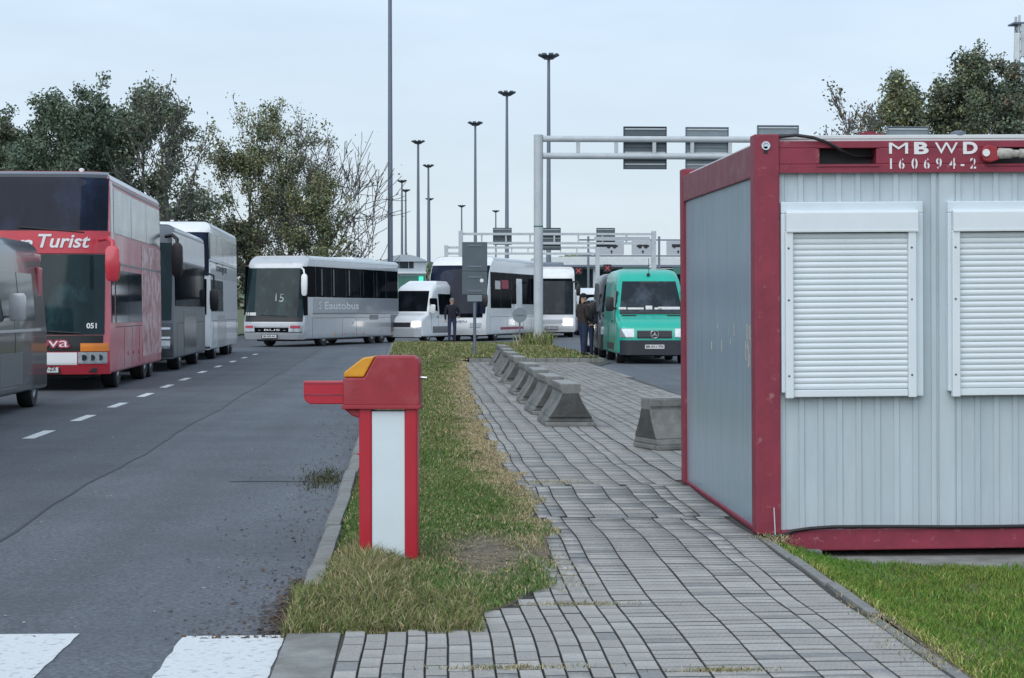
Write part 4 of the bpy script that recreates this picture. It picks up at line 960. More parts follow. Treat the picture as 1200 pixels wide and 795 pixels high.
# ---- red double-deck coach
rk = [(.28, .10), (.5, .0), (.8, .0), (1.05, .03), (2.46, .17), (2.9, .19), (3.8, .36), (3.93, .48), (4.0, .75)]
c = Coach('double_deck_coach', 'red double-deck coach with dark upper windscreen and white name lettering', 'coach', (-6.86, 35.55, terr(35.6)), R(1.6), 1.29, 9.4, 4.0, 'bus_red_side', rk, bulge=.30, axles=(1.75, 6.3, 7.5), roof='silver')
c.front('upper_windscreen', -1.24, 1.24, 2.90, 3.86, 'glass_navy', .014)
c.front('roof_visor', -1.2, 1.2, 3.865, 3.985, 'grey_dark', .02)
c.front('name_board', -1.285, 1.285, 2.48, 2.885, 'bus_red', .035)
c.front('windscreen', -1.20, 1.20, 1.02, 2.46, 'glass_teal', .016)
c.front('dash_panel', -1.18, 1.18, .71, 1.0, 'black', .016)
c.front('grille', -.80, .74, .47, .695, 'white_paint', .03)
c.front('bumper', -1.285, 1.285, .30, .455, 'bus_red', .05)
c.front('lower_front', -1.285, 1.285, .44, .72, 'bus_red', .008)
for sd in (-1, 1):
    a, b = sorted((sd * .76, sd * 1.25)); h_ = c.front('headlight', a, b, .49, .70, 'lamp_clear', .032)
    for xx in (.86, 1.0, 1.13):
        m = MB(); y_ = c.fy(sd * xx, .6) - .045; m.lathe([(y_ - .006, .055), (y_ + .02, .055)], 'y', (sd * xx, 0, .6), 14); m.build('lens', 'glass_grey', h_)
    a, b = sorted((sd * .80, sd * 1.27)); c.front('indicator', a, b, .715, .86, 'amber', .034)
    m = MB(); y_ = c.fy(sd * .98, .38) - .055; m.box(sd * .98 - .1, sd * .98 + .1, y_ - .01, y_ + .03, .34, .42); m.build('fog_lamp', 'black', c.t, bevel=.01)
    c.side('pillar', .62, .95, 2.5, 3.80, 'silver', .008, sd=sd)
    for k, (ya, yb) in enumerate(((1.0, 3.7), (3.76, 6.4), (6.46, 9.2))): c.side('upper_side_window', ya, yb, 2.88, 3.70, 'glass_light', .012, sd=sd)
    for k, (ya, yb) in enumerate(((.55, .95), (1.15, 3.1), (3.15, 5.4))): c.side('side_window', ya, yb, 1.22, 2.2, 'glass_grey', .012, sd=sd)
    c.side('print_panel', 5.5, 9.3, .5, 2.8, 'bus_print', .008, sd=sd)
    c.side('seam_strip', .95, 9.3, 2.30, 2.34, 'silver_dark', .012, sd=sd)
    for ya in (3.0, 3.9, 4.8):
        m = MB(); m.lathe([(sd * 1.29, .045), (sd * 1.302, .045)], 'x', (0, ya, .62), 10); m.build('side_marker', 'lamp_red', c.t)
    c.side('roof_rail', .9, 9.35, 3.76, 3.80, 'silver_dark', .014, sd=sd)
c.mirror(1.43, 2.28, .62, 'bus_red', -.42, True, .24); c.mirror(-1.43, 2.28, .62, 'bus_red', -.42, True, .24)
c.wiper(-.3, 2.95, .85, 2.86); c.wiper(-.2, 1.10, .8, 1.04)
c.txt('Turist', .34, 'print_white', .45, 0, 2.69, k_off=.062, shear=.25, bold=.006, fit=.92); c.txt('va', .34, 'print_white', -.26, 0, 2.66, k_off=.062, shear=.25, bold=.006, fit=.36)
c.txt('ova', .26, 'sticker_red', .30, 0, .87, bold=.016, fit=.62); c.txt('ova', .24, 'print_white', .30, 0, .87, bold=-.002, fit=.56, k_off=.056)
c.txt('051', .13, 'print_white', 1.0, 0, 1.17, bold=.004)
c.plate(.15, .395, 'BG 1117-ZX')
m = MB(); m.lathe([(0, .05), (.05, .05), (.07, .02)], 'z', (.72, .8, 3.99), 10); m.build('roof_lamp', 'print_white', c.t, smooth=40)

# ---- dark grey coach behind it
rk2 = [(.3, .12), (.6, .0), (1.0, .03), (1.3, .10), (3.0, .45), (3.3, .62), (3.5, 1.0)]
c = Coach('tour_coach', 'dark grey coach with black mirrors, squeezed between the red and the white coach', 'coach', (-7.02, 46.2, terr(46.2)), R(1.4), 1.275, 9.3, 3.5, 'silver_dark', rk2, bulge=.35, pw=4, axles=(2.2, 7.0), roof='silver')
c.front('windscreen', -1.22, 1.22, 1.22, 3.05, 'glass_teal', .014)
c.front('front_panel', -1.25, 1.25, .35, 1.15, 'grey_dark', .010)
for zz in (.78, 1.0): c.front('trim_line', -1.2, 1.2, zz, zz + .05, 'chrome', .02)
for sd in (-1, 1):
    a, b = sorted((sd * .75, sd * 1.2)); c.front('headlight', a, b, .55, .74, 'lamp_clear', .03)
    for ya, yb in ((.75, 1.6), (1.66, 3.7), (3.76, 5.8), (5.86, 7.9), (7.96, 9.1)): c.side('side_window', ya, yb, 1.55, 2.62, 'glass_dark', .012, sd=sd)
    c.side('cantrail', .7, 9.2, 2.66, 3.3, 'silver', .008, sd=sd)
    c.side('lower_panel', 2.9, 6.3, .35, 1.45, 'grey_dark', .008, sd=sd)
c.mirror(1.42, 2.62, .78, 'black', -.3, True, .24); c.mirror(-1.42, 2.62, .78, 'black', -.3, True, .24)
m = MB(); m.loft([[(x * k, 2.2 + y * k, z) for x, y in [(math.cos(a) * .8, math.sin(a) * 1.1) for a in np.linspace(0, 2 * math.pi, 20, endpoint=False)]] for z, k in ((3.44, 1), (3.62, .95), (3.72, .7))]); m.build('air_conditioner', 'silver_dark', c.t, smooth=50)
c.wiper(-.2, 1.32, .9, 1.28); c.plate(0, .48, 'BG 873-KS')

# ---- white double-deck coach
rk3 = [(.3, .1), (.6, 0), (1.2, .02), (1.3, .05), (2.4, .14), (3.75, .3), (3.9, .48), (4.05, .9)]
def white_decker(loc, rz, label):
    c = Coach('double_deck_coach', label, 'coach', loc, (rz), 1.275, 11.3, 4.05, 'white_paint', rk3, bulge=.25, pw=6, axles=(2.2, 7.6, 8.8), roof='roof_white')
    c.front('upper_windscreen', -1.18, 1.22, 2.46, 3.72, 'glass_navy', .014); c.front('windscreen', -1.14, 1.16, 1.32, 2.36, 'glass_dark', .014)
    for sd in (-1, 1):
        for k, xx in enumerate((.62, .85, 1.05)):
            m = MB(); y_ = c.fy(sd * xx, .82); m.lathe([(y_ - .03, .075), (y_ + .02, .08)], 'y', (sd * xx, 0, .82), 14); m.build('headlight', 'lamp_clear' if k else 'glass_grey', c.t, smooth=40)
        m = MB(); y_ = c.fy(sd * .9, .5); m.lathe([(y_ - .025, .06), (y_ + .02, .06)], 'y', (sd * .9, 0, .5), 12); m.build('fog_lamp', 'glass_grey', c.t)
        for ya, yb in ((.4, 2.6), (2.66, 4.8), (4.86, 7.0), (7.06, 9.0), (9.06, 11.0)): c.side('upper_side_window', ya, yb, 2.95, 3.70, 'glass_light', .012, sd=sd)
        for ya, yb in ((.45, .95), (1.05, 3.0), (3.06, 4.9)): c.side('side_window', ya, yb, 1.42, 2.35, 'glass_grey', .012, sd=sd)
        c.side('lower_skirt', 2.7, 5.5, .36, 1.30, 'silver', .006, sd=sd); c.side('belt_panel', .4, 11.1, 2.42, 2.80, 'silver', .006, sd=sd)
        c.side('seam_strip', .4, 11.2, 2.86, 2.90, 'silver_dark', .012, sd=sd)
    c.front('bumper', -1.26, 1.26, .34, .40, 'silver_dark', .02)
    c.mirror(1.42, 1.75, .62, 'black', -.25, False, .24)
    m = MB(); m.tube([(1.42, -.25, 2.02), (1.40, -.2, 2.45), (1.2, .1, 2.52)], .03, 8); m.build('mirror_arm', 'black', c.t)
    c.txt('Travelgraz', .36, 'print_black', 0, 4.3, 2.74, right=True, shear=.3, fit=4.2)
    m = MB(); m.lathe([(0, .06), (.05, .05)], 'z', (.1, 1.0, 4.05), 10); m.build('roof_lamp', 'print_white', c.t)
    return c
white_decker((-7.28, 57.0, terr(57)), R(1.2), 'white double-deck coach with dark upper front between the dark grey and the silver coach')
# ---- white vehicle whose tail just enters at the left edge
c = Coach('tour_coach', 'white coach of which only a sliver shows at the left picture edge', 'coach', (-6.44, 14.35, terr(16)), R(.6), 1.275, 10.05, 3.4, 'white_paint', rk2, bulge=.3, pw=4, axles=(2.4, 7.2), roof='roof_white')
for sd in (-1, 1):
    for ya, yb in ((.9, 2.6), (2.66, 4.6), (4.66, 6.6), (6.66, 8.6)): c.side('side_window', ya, yb, 1.5, 2.6, 'glass_dark', .012, sd=sd)
    m = MB(); m.box(sd * 1.1 - .07, sd * 1.1 + .07, 10.02, 10.06, .9, 1.5); m.build('rear_lamp', 'lamp_red', c.t, bevel=.01)
c.front('windscreen', -1.2, 1.2, 1.2, 2.95, 'glass_dark', .014)

# ---- silver three-axle coach
rk4 = [(.3, .12), (.55, .0), (.95, .02), (1.15, .08), (3.2, .42), (3.35, .5), (3.6, .95)]
c = Coach('tour_coach', 'silver three-axle coach with white roof standing across the end of the road', 'coach', (-5.77, 77.75, terr(77.7)), R(-17.5), 1.275, 12.3, 3.62, 'silver', rk4, bulge=.26, pw=6, axles=(2.55, 8.6, 9.95), roof='roof_white', wr=.52)
c.front('windscreen', -1.21, 1.21, 1.18, 3.12, 'glass_teal', .014); c.front('dash_panel', -1.21, 1.21, 1.0, 1.2, 'black', .013); c.front('front_line', -1.2, 1.2, .58, .76, 'glass_dark', .014)
c.front('upper_bumper', -1.26, 1.26, .80, .97, 'silver', .03)
for sd in (-1, 1):
    a, b = sorted((sd * .72, sd * 1.2)); h_ = c.front('headlight', a, b, .60, .86, 'lamp_clear', .04); a, b = sorted((sd * .78, sd * 1.15)); c.front('reflector', a, b, .74, .84, 'lamp_red', .052, parent=h_)
    for ya, yb in ((.65, 1.55), (1.6, 3.35), (3.4, 5.15), (5.2, 6.95), (7.0, 8.75), (8.8, 10.4), (10.45, 12.1)): c.side('side_window', ya, yb, 1.98, 3.20, 'glass_dark', .012, sd=sd)
    c.side('side_stripe', 1.2, 12.2, 1.30, 1.345, 'silver_dark', .012, sd=sd)
    for ya in (3.8, 4.9, 6.1, 7.4, 11.2):
        m = MB(); m.box(sd * 1.275 - .01, sd * 1.275 + .012, ya - .04, ya + .04, .42, .52); m.build('side_marker', 'amber', c.t)
    c.side('vent_grille', 8.2, 9.3, 1.05, 1.25, 'silver_dark', .012, sd=sd)
    c.side('engine_flap', 11.1, 12.0, .5, 1.25, 'silver_dark', .010, sd=sd)
    c.side('corner_glass', .28, .62, 1.25, 3.18, 'glass_dark', .012, sd=sd)
m = MB(); m.lathe([(1.275, .08), (1.29, .08)], 'x', (0, 6.0, .95), 14); m.build('fuel_cap', 'print_white', c.t)
c.mirror(1.38, 2.45, .85, 'white_paint', -.02, False, .22); c.side('belt_panel', 1.25, 12.1, 1.36, 1.93, 'silver_mid', .008); c.side('belt_panel', 1.25, 12.1, 1.36, 1.93, 'silver_mid', .008, sd=-1)
m = MB(); m.tube([(1.38, -.02, 2.85), (1.3, .1, 3.05), (1.15, .3, 3.1)], .035, 8); m.build('mirror_arm', 'white_paint', c.t, smooth=50)
m = MB(); m.loft([[(x, y, z) for x, y in ((-w_, a), (w_, a), (w_, b), (-w_, b))] for z, w_, a, b in ((3.6, .8, 7.5, 10.5), (3.74, .7, 7.7, 10.3))]); m.build('roof_hatch', 'roof_white', c.t, bevel=.03)
c.txt('S', .42, 'print_white', 0, 2.0, 1.63, right=True, bold=.008, sx=1.3); c.txt('Eautobus', .42, 'print_white', 0, 4.6, 1.63, right=True, bold=.008, fit=4.2)
c.txt('1', .42, 'glass_light', .12, 0, 1.95, bold=.004); c.txt('5', .46, 'glass_light', .36, 0, 1.92, bold=.004); c.txt('- - BUS -', .1, 'print_white', -.1, 0, .67, fit=1.4); c.plate(-.1, .42, 'SM 045-AG', .6); c.wiper(-.5, 1.26, .6, 1.22)
for ya in (2.2, 3.6, 5.5, 7.3, 9.1): c.side('curtain', ya, ya + .12, 2.05, 3.12, 'glass_grey', .016)
for xx, zz, w_, h_ in ((-.95, 1.3, .5, .12), (.95, 1.75, .18, .4)): c.front('windscreen_sticker', xx - w_ / 2, xx + w_ / 2, zz - h_ / 2, zz + h_ / 2, 'paper' if zz < 1.5 else 'glass_grey', .016, nu=4, nv=2)

# ---- white coach and the bus behind it
rk5 = [(.3, .15), (.6, .0), (1.0, .02), (1.4, .12), (3.2, .75), (3.7, 1.15), (3.95, 1.9)]
c = Coach('tour_coach', 'white coach with swept dark windscreen and a thin red stripe behind the minibus', 'coach', (1.62, 91.2, terr(91)), R(-17), 1.47, 11.5, 3.98, 'white_paint', rk5, bulge=.42, pw=3.2, axles=(2.3, 8.4), roof='roof_white', wr=.52)
c.front('windscreen', -1.40, 1.42, 1.30, 3.55, 'glass_navy', .03); c.front('lower_glass', -1.3, 1.32, 1.12, 1.30, 'glass_dark', .03)
c.txt('SETVEN', .14, 'print_blue', .15, 0, .92, fit=1.0, shear=.2)
for sd in (-1, 1):
    a, b = sorted((sd * .8, sd * 1.28)); c.front('headlight', a, b, .66, .86, 'lamp_clear', .03)
    c.side('side_window', 1.3, 3.2, 1.55, 3.25, 'glass_dark', .012, sd=sd)
    for ya, yb in ((3.26, 5.2), (5.26, 7.2), (7.26, 9.2), (9.26, 11.2)): c.side('side_window', ya, yb, 1.75 if ya > 5 else 1.55, 3.25, 'glass_dark', .012, sd=sd)
    c.side('red_stripe', 3.1, 7.6, .52, .64, 'sticker_red', .012, sd=sd)
c.side('notice', 2.1, 3.05, 2.45, 2.85, 'paper', .026); c.side('notice', 3.3, 4.6, 2.48, 2.9, 'sticker_red', .026)
c.side('door_panel', 6.2, 7.3, 1.0, 3.0, 'white_paint', .03)
c.mirror(1.55, 1.9, .6, 'black', -.1, True, .25)
c = Coach('city_bus', 'white bus seen head-on, framed between the gantry pole and the person with the beanie', 'bus', (7.02, 103, terr(103)), R(-2), 1.25, 10.5, 3.75, 'white_paint', rk4, bulge=.2, pw=6, axles=(2.4, 7.5), roof='roof_white')
c.front('windscreen', -1.15, 1.15, 1.22, 2.98, 'glass_grey', .014); c.front('destination_board', -1.1, 1.1, 2.98, 3.12, 'glass_dark', .014); c.front('grille', -.7, .9, .78, .98, 'silver', .02)
for xx in (-.9, .85): c.front('headlight', xx - .25, xx + .25, .66, .98, 'headlight_on_and_glint' if xx > 0 else 'lamp_clear', .03)  # emission on the right headlight stands in for a reflection
c.plate(0, .52, 'SA 320-HN', .6); c.mirror(1.38, 2.5, .6, 'black', -.3, True, .2); c.wiper(-.3, 1.3, .8, 1.26)
for ya, yb in ((.7, 2.6), (2.7, 5), (5.1, 7.5), (7.6, 10)): c.side('side_window', ya, yb, 1.5, 2.9, 'glass_dark', .012)
m = MB(); m.box(-.7, .7, 2.0, 4.2, 3.7, 4.02); m.build('roof_unit', 'mast', c.t, bevel=.08)

# ---- vans
class Van:
    def __init__(s, name, label, cat, loc, rz, paint, L=5.9, H=2.62, W=.99, low=False, group='vans and minibuses at the border', bumper='plastic_dark', st=None, rear_ax=1.25):
        s.W, s.L, s.H = W, L, H; s.tum = .13
        s.t = thing(name, label, cat, loc, (-.0072, 0, rz), group)
        k = H / 2.62
        s.st = st or [(0, .74, .34, .74, .10), (.03, .84, .30, .83, .12), (.11, 1.02, .28, .92, .14), (.32, 1.15, .27, .975, .15), (.7, 1.26, .26, .99, .15), (1.0, 1.34, .26, .99, .15), (1.2, 1.62, .26, .99, .18), (1.75, 2.30 * k, .26, .99, .24), (1.95, 2.46 * k, .26, .99, .26), (2.4, 2.58 * k, .26, .99, .27), (3.5, H, .26, .99, .27), (L - .15, H, .26, .99, .27), (L, H - .08, .30, .95, .27)]
        rings = [[(x * W / .99, y, z) for x, z in outline(hw, zb, zt, rt, .05, 0 if zt < 1.25 else s.tum * min(1, (zt - 1.1) / 1.3), 1.1)] for y, zt, zb, hw, rt in s.st]
        m = MB(); m.loft(rings); s.body = m.build('body', paint, s.t, smooth=38)
        r = .345; ax = (.98, L - rear_ax); cut(s.body, [cyl(sd * (W - .35), sd * (W + .2), a, r, r * 1.16) for a in ax for sd in (-1, 1)])
        for a in ax:
            for sd in (-1, 1): wheel(s.t, sd * (W - .03), a, r, sd, .22)
        m = MB(); m.box(-W + .36, W - .36, .3, L - .3, .2, .32); m.build('underbody', 'black', s.t)
        s.zb, s.zt, s.yb, s.yt = s.st[5][1] + .03, s.st[7][1] + .0, s.st[5][0], s.st[7][0]
    def sx(s, z, y=3): return s.W * (1 - s.tum * max(0, z - 1.1) / (s.H - 1.1))
    def nose(s, x, z):
        hw = [(a[3] * s.W / .99, a[0]) for a in s.st[:5]]; zt = [(a[1], a[0]) for a in s.st[:5]]
        return max(ip(hw, abs(x)), ip(zt, z))
    def ws(s, m, name='windscreen', a=.05, b=.94, w0=.87, w1=.74, off=.012):
        # follows the sloping stations between the scuttle and the roof
        tab = [(q[1], q[0]) for q in s.st[5:8]]
        z0 = s.st[5][1] + (s.st[7][1] - s.st[5][1]) * a; z1 = s.st[5][1] + (s.st[7][1] - s.st[5][1]) * b
        q = MB(); q.sheet(lambda u, v: (u, ip(tab, v), v), (lambda v: -(w0 + (w1 - w0) * (v - z0) / (z1 - z0)), lambda v: w0 + (w1 - w0) * (v - z0) / (z1 - z0)), z0, z1, 10, (0, -.6, .8), off, .03, 8)
        return q.build(name, m, s.t, smooth=40)
    def front(s, name, x0, x1, z0, z1, m, off=.02, parent=None):
        q = MB(); q.sheet(lambda u, v: (u, s.nose(u, v), v), (x0, x1), z0, z1, 6, (0, -1, 0), off, .08, 12); return q.build(name, m, parent or s.t, smooth=40)
    def side(s, name, y0, y1, z0, z1, m, sd=1, off=.010, parent=None):
        q = MB(); q.sheet(lambda u, v: (sd * s.sx(v), u, v), (y0, y1), z0, z1, 5, (sd, 0, 0), off, .03, 4); return q.build(name, m, parent or s.t, smooth=40)
    def mirror(s, m, z=1.52, y=1.15):
        for sd in (-1, 1):
            x = sd * (s.W + .14)
            q = MB(); q.loft([[(x + dx * .11 * k, y + dy * .07 * k, z + dz) for dx, dy in ((-1, -.6), (0, -1), (1, -.6), (1, .6), (-1, .6))] for dz, k in ((-.2, .7), (-.16, 1), (.14, 1), (.19, .75))]); o = q.build('mirror', m, s.t, smooth=45)
            q = MB(); q.tube([(sd * (s.W - .06), y + .05, z - .12), (x, y + .02, z - .12)], .035, 6); q.build('mirror_arm', m, o)
def fitted(v, paint_b, glass, plate, lit=False, bump_z=.64):
    v.ws(glass)
    for sd in (-1, 1):
        for yy in (1.32, 2.26, 3.5): v.side('door_gap', yy - .007, yy + .007, .5, 1.95, 'black', sd, .003)
        v.side('door_handle', 2.05, 2.2, 1.12, 1.17, 'black', sd, .02)
    v.front('bumper', -.93 * v.W / .99, .93 * v.W / .99, .245, bump_z, paint_b, .04)
    for sd in (-1, 1):
        a, b = sorted((sd * .55, sd * .93)); v.front('headlight', a, b, .72, .95, 'headlight_on_and_glint' if lit else 'lamp_clear', .03)
    gq = v.front('grille', -.47, .47, .70, .90, 'black', .03)
    for zz in (.75, .81, .87): v.front('grille_bar', -.45, .45, zz - .012, zz + .012, 'plastic_dark', .045, gq)
    if plate:
        y_ = v.nose(0, .45) - .045
        m = MB(); m.box(-.26, .26, y_ - .01, y_ + .03, .41, .52); p = m.build('licence_plate', 'plate', v.t, bevel=.003); text(plate, .09, 'print_black', p, (0, y_ - .0125, .465), fit=.46, bold=.002)
v = Van('delivery_van', 'emerald green high-roof van with dark bumper parked at the walk end', 'van', (6.36, 52.6, terr(52.6)), R(-1.5), 'green_paint', 5.9, 2.62)
fitted(v, 'plastic_dark', 'glass_grey', 'BR 011-TN')
v.ws('black', 'wiper_cowl', -.02, .05, .86, .86, .02)
y_ = v.nose(0, .80) - .06
m = MB()
for k in range(24):
    a, b = 2 * math.pi * k / 24, 2 * math.pi * (k + 1) / 24
    m.tube([(math.cos(a) * .105, y_, .80 + math.sin(a) * .105), (math.cos(b) * .105, y_, .80 + math.sin(b) * .105)], .011, 5)
for k in range(3):
    a = math.pi / 2 + k * 2 * math.pi / 3; m.prism([(math.cos(a) * .1, .80 + math.sin(a) * .1), (math.cos(a + 1.05) * .022, .80 + math.sin(a + 1.05) * .022), (0, .80), (math.cos(a - 1.05) * .022, .80 + math.sin(a - 1.05) * .022)], y_ - .012, y_ + .008, 'y')
m.build('emblem', 'chrome', v.t, smooth=40)
for sd in (-1, 1):
    q = MB(); q.sheet(lambda u, w_: (u, ip([(1.15, .32), (1.26, .7), (1.34, 1.0)], w_), w_), (sd * .62 - .2, sd * .62 + .2), 1.285, 1.31, 2, (0, -.3, .95), .012, .03, 3); q.build('hood_vent', 'black', v.t)
    v.side('cab_window', 1.45, 2.15, 1.42, 1.98, 'glass_grey', sd); v.side('sill_trim', 1.5, 4.1, .36, .55, 'plastic_dark', sd)
    q = MB(); q.tube([(sd * .05, 1.06, 1.42), (sd * .5, 1.08, 1.45), (sd * .78, 1.1, 1.47)], .012, 5); q.build('wiper', 'black', v.t)
v.mirror('black', 1.62)
for xx, w_, z_ in ((-.78, .10, .06), (-.42, .22, .05), (-.05, .09, .10), (.5, .3, .07), (.2, .1, .05)):
    tab = [(q[1], q[0]) for q in v.st[5:8]]
    q = MB(); q.sheet(lambda u, w2: (u, ip(tab, w2), w2), (xx - w_, xx + w_), 1.46, 1.46 + z_, 2, (0, -.6, .8), .016, .01, 3); q.build('dash_paper', 'paper', v.t)
m = MB(); m.tube([(.02, 1.92, 2.42), (.02, 1.98, 2.62), (.02, 2.0, 2.9)], .008, 5); m.build('antenna', 'black', v.t)
q = MB(); q.sheet(lambda u, w2: (u, ip([(q_[1], q_[0]) for q_ in v.st[5:8]], w2), w2), (-.25, .3), 2.18, 2.24, 2, (0, -.6, .8), .016, .01, 3); q.build('sun_strip', 'black', v.t)
q = MB(); q.lathe([(0, .05), (.06, .04), (.08, .01)], 'z', (.0, 1.88, 2.41), 10); q.build('camera_bump', 'black', v.t)

v = Van('panel_van', 'dark grey van showing a narrow side strip left of the green van', 'van', (6.42, 58.8, terr(58.8)), R(-3), 'grey_van', 5.9, 2.60)
fitted(v, 'plastic_dark', 'glass_dark', None)
for sd in (-1, 1): v.side('cab_window', 1.45, 2.2, 1.42, 1.98, 'glass_light', sd)
v.mirror('black')
v = Van('minibus', 'white minibus with lit headlights and dark side glass next to the standing person', 'minibus', (-.80, 88.2, terr(88.2)), R(-21), 'white_paint', 6.3, 2.72)
fitted(v, 'silver', 'glass_dark', None, True)
for sd in (-1, 1):
    v.side('cab_window', 1.4, 2.2, 1.42, 2.0, 'glass_dark', sd); v.side('side_window', 2.4, 6.0, 1.25, 2.2, 'glass_dark', sd); v.side('sill_trim', 1.5, 4.4, .42, .72, 'silver_dark', sd)
v.mirror('white_paint')
m = MB(); m.loft([[(x, y, z) for x, y in ((-w_, a), (w_, a), (w_, b), (-w_, b))] for z, w_, a, b in ((2.66, .78, 2.5, 5.4), (2.80, .66, 2.8, 5.2))]); m.build('air_conditioner', 'white_paint', v.t, bevel=.04)
v = Van('panel_van', 'white van in the distance behind the person with the beanie', 'van', (10.05, 112, terr(112)), R(-2), 'white_paint', 5.9, 2.75)
fitted(v, 'plastic_dark', 'glass_dark', None); v.mirror('black')
v = Van('minibus', 'dark metallic minibus at the left picture edge with high red rear lamps', 'minibus', (-6.62, 24.6, terr(24.6)), R(1.2), 'grey_van', 6.3, 2.52, rear_ax=1.1, group='vans and minibuses at the border')
fitted(v, 'grey_dark', 'glass_dark', None)
for sd in (-1, 1):
    v.side('cab_window', 1.4, 2.15, 1.38, 1.95, 'glass_grey', sd)
    for ya, yb in ((2.2, 3.9), (3.95, 5.2)): v.side('side_window', ya, yb, 1.30, 2.0, 'glass_grey', sd)
    v.side('side_panel', 2.3, 4.0, .40, .85, 'silver_dark', sd); v.side('belt_trim', 1.4, 5.6, 1.14, 1.18, 'chrome', sd)
    m = MB(); x_ = sd * v.sx(2.0); m.box(x_ - .03, x_ + .03, 5.75, 6.10, 1.62, 2.12); m.build('rear_lamp', 'lamp_red', v.t, bevel=.05, seg=3)
    m = MB(); m.box(sd * .82 - .06, sd * .82 + .06, 5.7, 6.32, 2.18, 2.34); m.build('spoiler_wing', 'lamp_red', v.t, bevel=.04, seg=3)
v.mirror('silver', 1.5, 2.9)
# light car with lit lamps beside the green van
stc = [(q[0], q[1] * 1.3, q[2], q[3], q[4]) for q in [(0, .62, .30, .60, .10), (.04, .70, .26, .70, .10), (.14, .80, .24, .80, .12), (.4, .88, .22, .87, .12), (.8, .93, .22, .88, .12), (1.15, .97, .22, .88, .12), (1.4, 1.12, .22, .88, .16), (1.95, 1.40, .22, .86, .2), (2.3, 1.46, .22, .85, .2), (2.8, 1.46, .22, .85, .2), (3.4, 1.36, .22, .86, .2), (4.0, 1.05, .24, .86, .2), (4.3, .9, .3, .8, .15)]]
v = Van('car', 'pale off-road car with glaring headlights between the beanie wearer and the green van', 'car', (6.52, 66.2, terr(66.2)), R(-2), 'silver', 4.3, 1.9, .88, group='cars at the border', st=stc)
v.ws('glass_grey', w0=.72, w1=.58)
for xx in (-.6, .6): v.front('headlight', xx - .16, xx + .16, .80, .96, 'headlight_glow', .03)
v.front('grille', -.38, .38, .78, .92, 'black', .03); v.front('bumper', -.75, .75, .30, .5, 'white_paint', .03)
v.front('licence_plate', -.25, .25, .40, .50, 'plate', .045)
